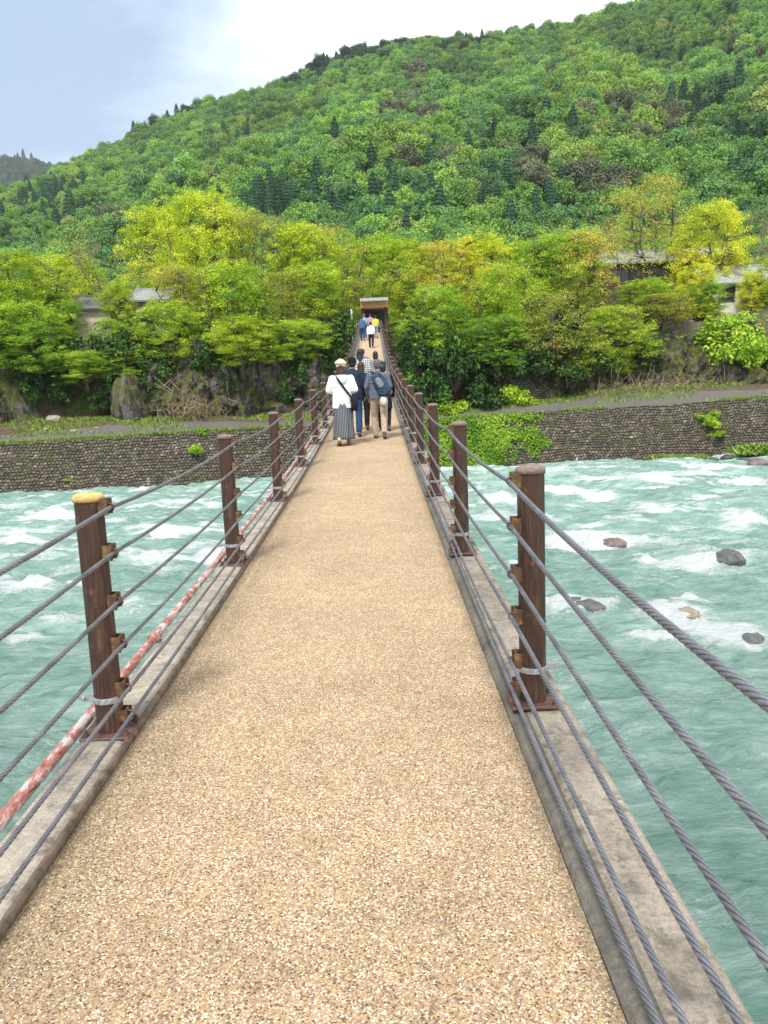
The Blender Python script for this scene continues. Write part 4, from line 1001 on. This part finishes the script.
# ------------------------------------------------------------------ buildings
CREAM = m_plain('cream_plaster', (.62, .56, .47), .9, .15, 3); WHITEP = m_plain('white_plaster', (.66, .63, .58), .9, .15, 3); DWOOD = m_plain('dark_timber', (.05, .035, .028), .8, .4, 12)
ROOFG = m_plain('grey_metal_roof', (.30, .315, .34), .5, .2, 2); ROOFD = m_plain('dark_roof', (.12, .12, .125), .7, .3, 2); SLAT = m_plain('pinkish_slats', (.42, .33, .30), .85, .2, 6)
ORNG = m_plain('orange_brown_thatch_edge', (.55, .27, .13), .85, .3, 20); GLASS = m_plain('window_glass', (.03, .035, .04), .15, .1, 5)
ROOFW = m_plain('pale_weathered_roof', (.26, .26, .23), .8, .3, 8)
def house(name, c, w, d, h, rh, wall, roof, label, rz=0, win=2, eave=.45, half=None):
    b = tag(empty(name, c, rz), label, 'house', 'houses behind the trees')
    m = MB(); m.box((0, 0, h/2-1), (w, d, h+2)); m.build('wall', wall, b)
    m = MB(); e = eave
    for s in (-1, 1):
        m.rings([[(-w/2-e, s*(d/2+e), h-.15), (-w/2-e, 0, h+rh), (-w/2-e, 0, h+rh+.16), (-w/2-e, s*(d/2+e+.05), h+.0)],
                 [(w/2+e, s*(d/2+e), h-.15), (w/2+e, 0, h+rh), (w/2+e, 0, h+rh+.16), (w/2+e, s*(d/2+e+.05), h+.0)]])
    r = m.build('roof', roof, b)
    m = MB(); m.box((0, 0, h+rh+.2), (w+1.2*e, .3, .2)); m.build('ridge', roof, r)
    m = MB()
    for s in (-1, 1): m.add([(s*w/2, -d/2, h), (s*w/2, d/2, h), (s*w/2, 0, h+rh)], [(0, 1, 2)])
    m.build('gable', wall, b)
    for k in range(win):
        x = -w/2+(k+.5)*w/win; f = MB()
        for dx, dz_, sx, sz in ((0, .62, 1.5, .1), (0, -.62, 1.5, .1), (-.7, 0, .1, 1.14), (.7, 0, .1, 1.14), (0, 0, .06, 1.14)): f.box((x+dx, -d/2-.03, h*.55+dz_), (sx, .1, sz))
        fo_ = f.build('window', DWOOD, b); g_ = MB(); g_.box((x, -d/2-.012, h*.55), (1.3, .03, 1.14)); g_.build('pane', GLASS, fo_)
    for s in (-1, 1):
        q = MB(); q.box((s*(w/2-.1), -d/2-.02, h/2), (.18, .12, h)); q.build('corner_post', DWOOD, b)
    return b
P = at(88, 330, 68); house('house', (P[0], 71, 6.4), 3.6, 5, 3.3, 1.2, CREAM, ROOFD, 'cream walled house under a dark roof behind the left trees', .1, 0)
P = at(147, 322, 69); house('house', (P[0], 72.5, 7.0), 3.0, 5, 3.4, 1.1, SLAT, ROOFG, 'small house with pinkish slatted wall and pale roof right of the cream one', .0, 1)
P = at(672, 282, 78); house('house', (P[0], 82, P[2]-.5), 13, 7, 2.6, 1.4, DWOOD, ROOFG, 'long dark timber house with a long grey metal roof on the right', .0, 4)
P = at(748, 304, 72); house('house', (P[0], 75, P[2]-.2), 6.4, 5, 2.2, 1.6, WHITEP, ROOFG, 'white plastered house with dark posts at the right edge', -.05, 2)
P = at(560, 205, 96)
# gate at the far end of the bridge
gz = dzf(64); gt = tag(empty('bridge_gate', (.40, 65.2, gz-.27)), 'timber gate with orange brown fascia and pale roof at the far bridge end', 'gate')
for s in (-1, 1):
    m = MB(); m.box((s*.94, 0, .9), (.24, .3, 3.0)); m.build('gate_post', DWOOD, gt)
m = MB(); m.box((0, -.32, 2.62), (2.28, .12, .5), None, .03); m.box((0, 0.45, 2.62), (2.28, .12, .5)); m.build('fascia', ORNG, gt)
m = MB()
for s in (-1, 1): m.rings([[(-1.16, s*1.1-.0, 2.80), (-1.16, 0, 3.12), (-1.16, 0, 3.22), (-1.16, s*1.12, 2.88)], [(1.16, s*1.1, 2.80), (1.16, 0, 3.12), (1.16, 0, 3.22), (1.16, s*1.12, 2.88)]])
m.build('roof', ROOFW, gt)
m = MB(); m.box((-.45, 1.2, 1.2), (1.0, .1, 2.2)); m.box((.6, 1.3, 1.2), (.8, .1, 2.2)); m.box((0, 1.5, 1.0), (2.3, .1, 3)); m.build('back_wall', DWOOD, gt)
m = MB(); m.box((.35, .3, .95), (1.0, .08, .1)); m.box((.35, .3, .6), (1.0, .08, .08)); m.build('rail', m_plain('brown_rail', (.16, .09, .06)), gt)
lan = MB(); lan.box((-1.5, 64.2, gz+1.75), (.16, .16, .28), None, .02); lan.tube([(-1.5, 64.2, gz+1.89), (-1.5, 64.2, gz+1.97), (-1.5, 64.2, gz+2.0)], [.12, .06, .01], 8); lan.tube([(-1.5, 64.2, gz-.8), (-1.5, 64.2, gz+1.62)], .05, 8)
lo = lan.build('lantern_post', m_plain('white_lamp_paint', (.6, .6, .58)), None); tag(lo, 'small white lantern on a post left of the timber gate', 'lantern')

# ------------------------------------------------------------------ people
SKIN = m_plain('skin', (.52, .30, .20), .55, .08, 10); HAIRB = m_plain('black_hair', (.018, .014, .012), .5, .4, 60); HAIRBR = m_plain('dark_brown_hair', (.05, .028, .018), .5, .4, 60); HAIRG = m_plain('greying_hair', (.10, .085, .075), .6, .4, 80)
def m_stripe():
    t = NT('pinstriped_cloth'); v = t.coord(); w = t.new('ShaderNodeTexWave', bands_direction='X'); t.lk(v, w.inputs[0]); w.inputs['Scale'].default_value = 11; w.inputs['Distortion'].default_value = .6
    t.color(t.ramp(w.outputs['Fac'], [(0, (.045, .05, .06)), (.6, (.07, .08, .095)), (.85, (.17, .19, .21)), (1, (.24, .26, .28))])); t.rough(.9); return t.m
def m_plaid():
    t = NT('checked_cloth'); v = t.coord(); outs = []
    for ax in 'XZ':
        w = t.new('ShaderNodeTexWave', bands_direction=ax); t.lk(v, w.inputs[0]); w.inputs['Scale'].default_value = 5.5; outs.append(t.bw(w.outputs['Fac'], .72, .8))
    c = t.mix(outs[0], (.70, .68, .66), (.12, .12, .15)); c = t.mix(outs[1], c, (.10, .10, .13)); t.color(c); t.rough(.9); return t.m
def person(px, py, y, Ht, label, top, topc, bot, botc, hair, hairst='short', step=.22, facing=0, arms='down', wide=1.0, hat=None, hatc=None, shoec=(.03, .03, .035), vox=.008, coat=.0, x=None, skirt=False, shoecol2=None, hood=False, group='people walking on the bridge'):
    if x is None: x = float(at(px, py, y)[0])
    o = tag(empty('person', (x, y, dzf(y)+.008), facing), label, 'person', group)
    o.rotation_euler = (0, 0, facing); k = Ht/1.7; w = wide
    hip = .90*k; kn = .48*k; sh = 1.385*k; nk = 1.43*k; hc = Vector((0, .015*k, 1.585*k)); hr = .105*k
    sx = .185*k*w; hx = .095*k
    legs = []
    for s, ph in (((-1, -1), (1, 1)) if skirt else ((-1, 1), (1, -1))):
        f = ph*step        # forward foot offset
        foot = Vector((s*hx*.95, f, .085*k+(.05 if f < 0 else 0))); h = Vector((s*hx, 0, hip)); kk = (h+foot)/2+Vector((s*.01, .05*k+.02, 0))
        legs.append((h, kk, foot, s, f))
    arm = []
    for s in (-1, 1):
        S_ = Vector((s*sx*.97, 0, sh-.028*k)); sw = -.12*k if s < 0 else .10*k
        if arms == 'down': E_ = Vector((s*(sx+.055*k), -.02+sw*.3, 1.12*k)); W_ = Vector((s*(sx+.050*k), .06+sw, .875*k))
        elif arms == 'front': E_ = Vector((s*(sx+.075*k), -.03, 1.13*k)); W_ = Vector((s*(sx-.04*k), .22*k, 1.07*k))
        elif arms == 'mix': E_ = Vector((s*(sx+.06*k), -.03, 1.12*k)); W_ = Vector((s*(sx+.03*k), .10, .89*k)) if s < 0 else Vector((s*(sx+.01*k), .2*k, 1.02*k))
        arm.append((S_, E_, W_, s))
    b = MB()
    b.ell(hc, (.077*k, .096*k, .115*k)); b.ell(hc+Vector((0, .035*k, -.055*k)), (.055*k, .06*k, .06*k))
    b.cap(hc+Vector((0, .088*k, .005)), hc+Vector((0, .112*k, -.03*k)), .010*k, .016*k, 8)
    b.cap(hc+Vector((-.022*k, .092*k, -.065*k)), hc+Vector((.022*k, .092*k, -.065*k)), .009*k, .009*k, 8)
    for s in (-1, 1):
        b.ell(hc+Vector((s*.080*k, -.005, -.012*k)), (.012*k, .022*k, .032*k))
    b.cap((0, -.01, nk-.06*k), hc+Vector((0, -.015*k, -.07*k)), .056*k, .052*k)
    b.cap((0, 0, hip+.06*k), (0, -.005, 1.12*k), .125*k, .115*k, 16, (1.15*w, .82), (1, 0, 0)); b.cap((0, -.005, 1.10*k), (0, -.005, 1.32*k), .125*k, .12*k, 16, (1.25*w, .80), (1, 0, 0))
    b.cap((-sx*.85, 0, sh-.03*k), (sx*.85, 0, sh-.03*k), .050*k, .050*k)
    for h, kk, foot, s, f in legs:
        b.cap(h, kk, .085*k, .058*k); b.cap(kk, foot, .056*k, .036*k); b.cap(foot+Vector((0, -.03, -.045*k)), foot+Vector((s*.01, .12*k, -.05*k)), .034*k, .03*k)
    for S_, E_, W_, s in arm:
        b.cap(S_, E_, .046*k, .038*k); b.cap(E_, W_, .036*k, .026*k)
        d = (W_-E_).normalized(); side = Vector((s, 0, 0)); palm = W_+d*.055*k; fw_ = Vector((0, 1, 0)); fw_ = (fw_-d*fw_.dot(d)).normalized()
        b.cap(W_, palm, .026*k, .032*k, 10, (.6, 1.2), tuple(d.cross(fw_)))
        for q in range(4):
            off = fw_*(.030-.019*q)*k; L = (.068, .075, .070, .055)[q]*k; p0 = palm+off+d*.018*k; p1 = p0+d*L*.5; p2 = p1+(d*.8-side*.6).normalized()*L*.5
            b.cap(p0, p1, .0088*k, .0085*k, 7); b.cap(p1, p2, .0085*k, .0072*k, 7)
        t0 = W_+d*.025*k+fw_*.022*k; b.cap(t0, t0+(d*.5+fw_*.8-side*.2).normalized()*.05*k, .011*k, .009*k, 7)
    fuse(b, 'body', SKIN, o, vox*.85, 3)
    # hair
    h = MB()
    h.ell(hc+Vector((0, -.014*k, .022*k)), (.088*k, .100*k, .104*k))
    if hairst == 'short': h.ell(hc+Vector((0, -.04*k, -.02*k)), (.082*k, .07*k, .075*k))
    elif hairst == 'bob': h.cap(hc+Vector((0, -.03*k, 0)), hc+Vector((0, -.04*k, -.10*k)), .088*k, .085*k, 14, (1.08, .85), (1, 0, 0))
    elif hairst == 'long': h.cap(hc+Vector((0, -.03*k, 0)), hc+Vector((0, -.085*k, -.27*k)), .092*k, .07*k, 14, (1.1, .7), (1, 0, 0))
    # keep the face clear
    hb = fuse(h, 'hair', hair, o, vox, 3)
    me = hb.data; vs = np.empty(len(me.vertices)*3, np.float32); me.vertices.foreach_get('co', vs); vs = vs.reshape(-1, 3)
    fz = (vs[:, 2]-hc.z)/k; fy = (vs[:, 1]-hc.y)/k; kf = (fz < .05)&(fy > .045); vs[kf, 1] = hc.y+.045*k; me.vertices.foreach_set('co', vs.ravel()); me.update()
    e_ = MB()
    for s in (-1, 1): e_.ell(hc+Vector((s*.032*k, .086*k, .002)), (.012*k, .008*k, .008*k), 8, 5)
    e_.build('eyes', HAIRB, o, True)
    # trousers or skirt
    t = MB()
    if not skirt:
        t.cap((0, 0, hip+.07*k), (0, 0, hip-.01), .135*k, .135*k, 16, (1.2*w, .88), (1, 0, 0))
        wd = 1.0 if bot != 'wide' else 1.42
        for h_, kk, foot, s, f in legs:
            end = foot+Vector((0, -.005, .0 if bot != 'wide' else .12*k))
            t.cap(h_, kk, .103*k*(1+(wd-1)*.5), .080*k*wd); t.cap(kk, end, .080*k*wd, .064*k*wd)
            for q in range(3):
                c_ = kk.lerp(end, .35+.3*q); t.ell(c_, (.078*k*wd*(1-.1*q), .078*k*wd*(1-.1*q), .016*k), 14, 5, Matrix.Rotation(.25*(-1)**q, 3, 'Y'))
        fuse(t, 'trousers', botc, o, vox, 4)
    else:
        rs_ = []; nn = 64
        for i in range(15):
            u_ = i/14; z_ = hip+.10*k-(hip+.10*k-(.13*k))*u_; ra = (.150+.036*u_)*k
            rs_.append([(((.98+.14*u_)*w*(ra+.016*k*u_*math.sin(11*a+2*u_)+.006*math.sin(23*a)))*math.cos(a), (ra*(.86+.30*min(1, u_*1.6))+.016*k*u_*math.sin(9*a))*math.sin(a), z_) for a in [2*math.pi*q/nn for q in range(nn)]][::-1])
        t.rings(rs_); t.build('skirt' if bot == 'skirt' else 'trousers', botc, o, True)
    # top
    j = MB(); ln = hip-.02*k-coat*k
    j.cap((0, -.005, ln+.12*k), (0, -.005, 1.10*k), (.158+coat*.06)*k, .142*k, 18, (1.2*w, .86), (1, 0, 0)); j.cap((0, -.008, 1.08*k), (0, -.008, 1.31*k), .146*k, .135*k, 18, (1.27*w, .82), (1, 0, 0))
    j.rings([[(1.22*w*r_*k*math.cos(a), .9*r_*k*math.sin(a), z_*k) for a in [2*math.pi*q/28 for q in range(28)]][::-1] for r_, z_ in ((.148, 1.15), (.156, 1.0), (.160+coat*.06, (ln/k)), )])
    j.cap((-sx*.86, -.005, sh-.030*k), (0, -.01, sh+.005*k), .062*k, .062*k, 12); j.cap((sx*.86, -.005, sh-.030*k), (0, -.01, sh+.005*k), .062*k, .062*k, 12)
    j.cap((0, -.012, nk-.08*k), (0, -.01, nk+.0*k), .083*k, .066*k)
    fat = 1.28 if top == 'jacket' else 1.08
    for S_, E_, W_, s in arm:
        j.cap(S_, E_, .060*k*fat, .052*k*fat); j.cap(E_, E_.lerp(W_, .93), .050*k*fat, .038*k*fat)
        for q in range(3): j.ell(S_.lerp(E_, .35+.28*q), (.066*k*fat, .066*k*fat, .012*k), 12, 5, Matrix.Rotation(.4*s, 3, 'Y'))
    if hood:
        j.cap((-.06*k, -.105*k, 1.37*k), (.06*k, -.105*k, 1.37*k), .058*k, .058*k, 12, (1, 1.1)); j.ell((0, -.13*k, 1.33*k), (.10*k, .04*k, .085*k))
    for z_, r_ in ((.98, .163), (1.08, .158), (1.19, .155)):
        j.ell((0.02*math.sin(z_*20), -.006, z_*k), (1.21*w*r_*k, .88*r_*k, .012*k), 20, 5, Matrix.Rotation(.10*math.sin(z_*33), 3, 'Y'))
    fuse(j, 'jacket' if top == 'jacket' else 'shirt', topc, o, vox, 5)
    # shoes
    for h_, kk, foot, s, f in legs:
        q = MB(); tilt = f < 0; a_ = foot+Vector((0, -.045*k, -.048*k+(.03 if tilt else 0))); b_ = foot+Vector((s*.012, .135*k, -.052*k-(.04 if tilt else 0)))
        q.cap(a_, b_, .042*k, .040*k, 12, (1.05, .9)); q.cap(foot+Vector((0, -.02*k, .0)), foot+Vector((0, .03*k, -.03*k)), .044*k, .044*k)
        cc = shoec if (shoecol2 is None or s < 0) else shoecol2
        so = fuse(q, 'shoe', m_plain('shoe_cloth', cc, .7), o, vox, 3)
        l_ = MB(); dd = (b_-a_); yv = dd.normalized(); nrm = Vector((1, 0, 0)).cross(yv); ring_ = []
        for zz in (-.036*k, -.052*k):
            ring_.append([tuple(a_+dd*.5+Vector((.046*k*math.cos(a), 0, 0))+yv*(dd.length*.5+.040*k)*math.sin(a)+nrm*zz) for a in [2*math.pi*q2/20 for q2 in range(20)]])
        l_.rings(ring_); l_.build('sole', m_plain('shoe_sole', (.20, .19, .17) if shoecol2 is None else (.24, .17, .05), .8), so)
    if hat:
        m = MB()
        if hat == 'beret': m.ell(hc+Vector((.0, -.015*k, .085*k)), (.125*k, .130*k, .060*k), 20, 9, Matrix.Rotation(.08, 3, 'Y')); m.cap(hc+Vector((0, -.01*k, .03*k)), hc+Vector((0, -.01*k, .07*k)), .100*k, .105*k, 18)
        if hat == 'cap': m.ell(hc+Vector((0, -.012*k, .062*k)), (.096*k, .108*k, .075*k), 18); m.cap(hc+Vector((0, -.012*k, .03*k)), hc+Vector((0, -.012*k, .055*k)), .097*k, .097*k, 18, (1, 1.08), (1, 0, 0)); m.ell(hc+Vector((0, .13*k, .038*k)), (.07*k, .06*k, .010*k))
        fuse(m, 'beret' if hat == 'beret' else 'cap', hatc, o, vox, 3)
    return o
def strapline(name, pts, w, t, mat, parent):   # flat band through points
    m = MB(); m.tube(pts, w/2, 8, True, (1, t/w), (0, 0, 1)); return m.build(name, mat, parent, True)
WHITEJ = m_cloth('white_jacket_cloth', (.78, .80, .80), .06, 9); NAVY = m_cloth('navy_cloth', (.022, .032, .060)); JEAN = m_cloth('blue_jean_cloth', (.022, .060, .125), .35); KHAKI = m_cloth('khaki_cloth', (.42, .33, .24), .15)
GREYBL = m_cloth('grey_blue_shirt_cloth', (.12, .13, .18), .2); BLACKC = m_cloth('black_cloth', (.014, .015, .018), .3); CREAMH = m_cloth('cream_knit', (.72, .62, .42), .12, 60); BLUEC = m_cloth('mid_blue_cloth', (.07, .11, .22), .2); YELL = m_cloth('yellow_vest_cloth', (.50, .52, .10), .1)
PINK = m_cloth('dull_pink_cloth', (.40, .25, .26), .2); GREYC = m_cloth('grey_cloth', (.22, .22, .25), .2); PURP = m_cloth('purple_cloth', (.16, .14, .28), .2); STRP = m_stripe(); PLD = m_plaid(); STRAW = m_cloth('pale_straw', (.62, .58, .46), .15, 50); LBLUE = m_cloth('light_blue_cloth', (.28, .33, .42), .15)
w1 = person(337, 446, 13.5, 1.46, 'woman in white hooded jacket, cream beret and striped wide trousers seen from behind', 'jacket', WHITEJ, 'trousers', STRP, HAIRBR, 'bob', .13, 0, 'front', 1.04, 'beret', CREAMH, (.50, .44, .34), .0085, .12, x=-.33, skirt=True, shoecol2=(.45, .16, .14), hood=True)
w1['label'] = 'woman in white hooded jacket, cream beret and striped wide trousers seen from behind'.replace('woman', 'person')
m1 = person(356, 437, 14.8, 1.50, 'person in navy jacket, black cap and blue jeans walking beside the white jacket', 'jacket', NAVY, 'trousers', JEAN, HAIRB, 'short', .12, 0, 'down', 1.04, 'cap', BLACKC, (.02, .02, .025), .0085, .05, x=-.17)
m2 = person(383, 439, 14.3, 1.46, 'person in grey blue shirt and khaki trousers with a sling bag on the back', 'shirt', GREYBL, 'trousers', KHAKI, HAIRG, 'short', .13, 0, 'mix', 1.06, None, None, (.05, .06, .09), .0085, .02, x=.31)
person(0, 0, 15.9, 1.40, 'person with brown hair and dark trousers mostly hidden in front of the navy jacket', 'shirt', NAVY, 'trousers', BLACKC, HAIRBR, 'bob', .1, 0, 'down', .95, x=-.02, vox=.011)
person(0, 0, 15.6, 1.34, 'person in long black coat mostly hidden in front of the khaki trousers', 'jacket', BLACKC, 'trousers', BLACKC, HAIRB, 'short', .1, 0, 'down', 1.0, x=.42, vox=.011, coat=.32)
person(355, 0, 20.5, 1.60, 'person with long dark hair in a black and white checked shirt', 'jacket', PLD, 'trousers', BLACKC, HAIRB, 'long', .12, 0, 'down', 1.05, x=-.12, vox=.011, coat=.14)
person(362, 345, 24.5, 1.50, 'person in purple top just beyond the checked shirt', 'shirt', PURP, 'trousers', BLACKC, HAIRB, 'short', .12, 0, 'down', 1, vox=.012)
person(375, 345, 23.0, 1.46, 'person in black with a dark shoulder bag walking along the right railing', 'shirt', GREYC, 'trousers', BLACKC, HAIRB, 'bob', .12, 0, 'down', 1, vox=.012)
far = [(371.5, 348, 48.3, 1.58, 'person in white jacket and black trousers alone in the middle of the far deck', WHITEJ, BLACKC, HAIRB, .09), (363, 340, 53.0, 1.62, 'person in blue top and blue jeans near the far end by the left railing', BLUEC, JEAN, HAIRBR, -.50),
       (363, 0, 55.2, 1.68, 'person in pale blue top just ahead of the one in blue jeans', LBLUE, JEAN, HAIRG, -.38), (371, 0, 56.4, 1.66, 'person in dull pink top in the middle near the gate', PINK, BLACKC, HAIRB, .05),
       (376, 0, 54.6, 1.56, 'person in bright yellow vest near the gate', YELL, GREYC, HAIRB, .42), (359, 0, 58.0, 1.62, 'person in navy top nearest the left post of the gate', NAVY, BLACKC, HAIRB, -.58)]
for px, py, y, Ht, lb, tc, bc, hr_, x in far: person(px, py, y, Ht, lb, 'shirt', tc, 'trousers', bc, hr_, 'short', .14, 0, 'down', 1.0, vox=.016, x=x)
# bags
def bag_at(o, name, label, cat):
    b = empty(name, o.location, 0); b.scale = (.9, .9, .9); return tag(b, label, cat)
k = 1.60/1.7
b = bag_at(w1, 'crossbody_bag', 'black crossbody bag on a wide strap over the white jacket', 'bag')
strapline('strap', [(-.07, -.165, 1.30), (.0, -.178, 1.19), (.09, -.182, 1.06), (.19, -.150, .92), (.235, -.06, .85)], .042, .010, BLACKC, b)
strapline('strap', [(-.07, -.165, 1.30), (-.10, -.12, 1.345), (-.10, -.02, 1.375), (-.09, .10, 1.33)], .042, .010, BLACKC, b)
m = MB(); m.box((.235, -.07, .80), (.13, .26, .26), None, .035); m.build('pouch', BLACKC, b, True)
b = bag_at(m2, 'sling_backpack', 'dark blue sling backpack with grey print on the grey blue shirt', 'backpack'); 
m = MB(); m.cap((-.02, -.215, 1.26), (.13, -.215, .98), .105, .125, 16, (1.15, .62), (1, 0, 0)); fuse(m, 'pack', m_cloth('slate_blue_pack', (.035, .065, .10), .8, 22), b, .009, 4)
strapline('strap', [(-.03, -.20, 1.30), (-.11, -.12, 1.36), (-.13, .0, 1.365), (-.12, .12, 1.26)], .05, .014, NAVY, b); strapline('strap', [(.16, -.2, .93), (.23, -.08, .92), (.22, .08, .98), (.1, .15, 1.08)], .04, .012, NAVY, b)
m = MB(); m.cap((.00, -.295, 1.20), (.05, -.295, 1.10), .05, .055, 12, (1.2, .3), (1, 0, 0)); m.build('pocket', m_cloth('grey_print', (.20, .23, .26), .7, 40), b, True)
m = MB(); m.cap((.20, -.19, .92), (.25, -.13, .95), .04, .04, 10); m.build('buckle_flap', m_cloth('ochre_flap', (.35, .22, .08)), b, True)
b = bag_at(m2, 'sun_hat', 'pale straw hat hanging from the sling backpack', 'hat')
m = MB(); n = 28
ringf = lambda a, bb, yy: [(.10+a*math.cos(2*math.pi*q/n), yy, .76+bb*math.sin(2*math.pi*q/n)) for q in range(n)]
m.rings([ringf(.078, .115, -.225), ringf(.082, .12, -.235), ringf(.055, .08, -.245), ringf(.05, .073, -.300), ringf(.03, .05, -.315), ringf(.004, .006, -.318)]); m.build('crown', STRAW, b, True)
strapline('cord', [(.10, -.23, .86), (.12, -.26, .93), (.12, -.28, 1.0)], .008, .008, BLACKC, b)
b = empty('shoulder_bag', (float(at(375, 345, 23)[0]), 23.0, dzf(23)+.008)); tag(b, 'dark blue shoulder bag of the person by the right railing', 'bag')
m = MB(); m.box((.17, -.14, 1.02), (.26, .12, .26), None, .03); m.build('pouch', NAVY, b, True); strapline('strap', [(.12, -.14, 1.14), (-.02, -.14, 1.26), (-.08, 0, 1.30)], .03, .01, BLACKC, b)

# ------------------------------------------------------------------ air
hz_ = MB(); hz_.box((0, 850, 300), (3200, 2300, 640)); ho = hz_.build('haze', None); hm = bpy.data.materials.new('haze'); hm.use_nodes = True; hn = hm.node_tree; hn.nodes.clear()
ho_ = hn.nodes.new('ShaderNodeOutputMaterial'); pv = hn.nodes.new('ShaderNodeVolumePrincipled'); pv.inputs['Color'].default_value = (.93, .96, 1, 1); pv.inputs['Density'].default_value = .00011; hn.links.new(pv.outputs[0], ho_.inputs['Volume'])
ho.data.materials.append(hm); tag(ho, 'thin moist haze in the valley', None, None, 'stuff')
# ------------------------------------------------------------------ light
W = bpy.data.worlds.new('World'); S.world = W; W.use_nodes = True; nt = W.node_tree; nt.nodes.clear()
SUNE, SUNR = R(52), R(200)
out = nt.nodes.new('ShaderNodeOutputWorld'); sky = nt.nodes.new('ShaderNodeTexSky'); sky.sky_type = 'NISHITA'; sky.sun_disc = False; sky.sun_elevation = SUNE; sky.sun_rotation = SUNR
bg = nt.nodes.new('ShaderNodeBackground'); nt.links.new(sky.outputs[0], bg.inputs[0]); bg.inputs[1].default_value = .09
tc = nt.nodes.new('ShaderNodeTexCoord'); mp = nt.nodes.new('ShaderNodeMapping'); mp.inputs['Scale'].default_value = (1, 1, 2.2); mp.inputs['Location'].default_value = (.35, .1, .3); nt.links.new(tc.outputs['Generated'], mp.inputs[0])
nz = nt.nodes.new('ShaderNodeTexNoise'); nz.inputs['Scale'].default_value = 1.9; nz.inputs['Detail'].default_value = 7; nz.inputs['Roughness'].default_value = .56; nz.inputs['Distortion'].default_value = .3; nt.links.new(mp.outputs[0], nz.inputs['Vector'])
sx = nt.nodes.new('ShaderNodeSeparateXYZ'); nt.links.new(tc.outputs['Generated'], sx.inputs[0])
ad = nt.nodes.new('ShaderNodeMath'); ad.operation = 'MULTIPLY_ADD'; nt.links.new(sx.outputs[0], ad.inputs[0]); ad.inputs[1].default_value = .55; nt.links.new(nz.outputs['Fac'], ad.inputs[2])
ra = nt.nodes.new('ShaderNodeValToRGB'); nt.links.new(ad.outputs[0], ra.inputs[0]); cr = ra.color_ramp
cr.elements[0].position = .30; cr.elements[0].color = (.30, .40, .53, 1); cr.elements[1].position = .54; cr.elements[1].color = (1.0, 1.0, 1.0, 1); e = cr.elements.new(.43); e.color = (.56, .66, .78, 1)
bg2 = nt.nodes.new('ShaderNodeBackground'); nt.links.new(ra.outputs[0], bg2.inputs[0]); bg2.inputs[1].default_value = .88
mx = nt.nodes.new('ShaderNodeMixShader'); mx.inputs[0].default_value = .88; nt.links.new(bg.outputs[0], mx.inputs[1]); nt.links.new(bg2.outputs[0], mx.inputs[2]); nt.links.new(mx.outputs[0], out.inputs[0])
sl = bpy.data.lights.new('sun', 'SUN'); sl.energy = 2.6; sl.angle = R(12); sl.color = (1, .96, .9); so = bpy.data.objects.new('sun', sl); COL.objects.link(so)
d = Vector((math.sin(SUNR)*math.cos(SUNE), math.cos(SUNR)*math.cos(SUNE), math.sin(SUNE))); so.rotation_euler = d.to_track_quat('Z', 'Y').to_euler()
S.view_settings.view_transform = 'Standard'; S.view_settings.look = 'None'; S.view_settings.exposure = .92; S.view_settings.gamma = 1
S.render.engine = 'CYCLES'; S.cycles.max_bounces = 5; S.cycles.diffuse_bounces = 3; S.cycles.glossy_bounces = 2; S.cycles.transmission_bounces = 2; S.cycles.transparent_max_bounces = 4
S.cycles.use_denoising = True; S.cycles.sample_clamp_indirect = 4
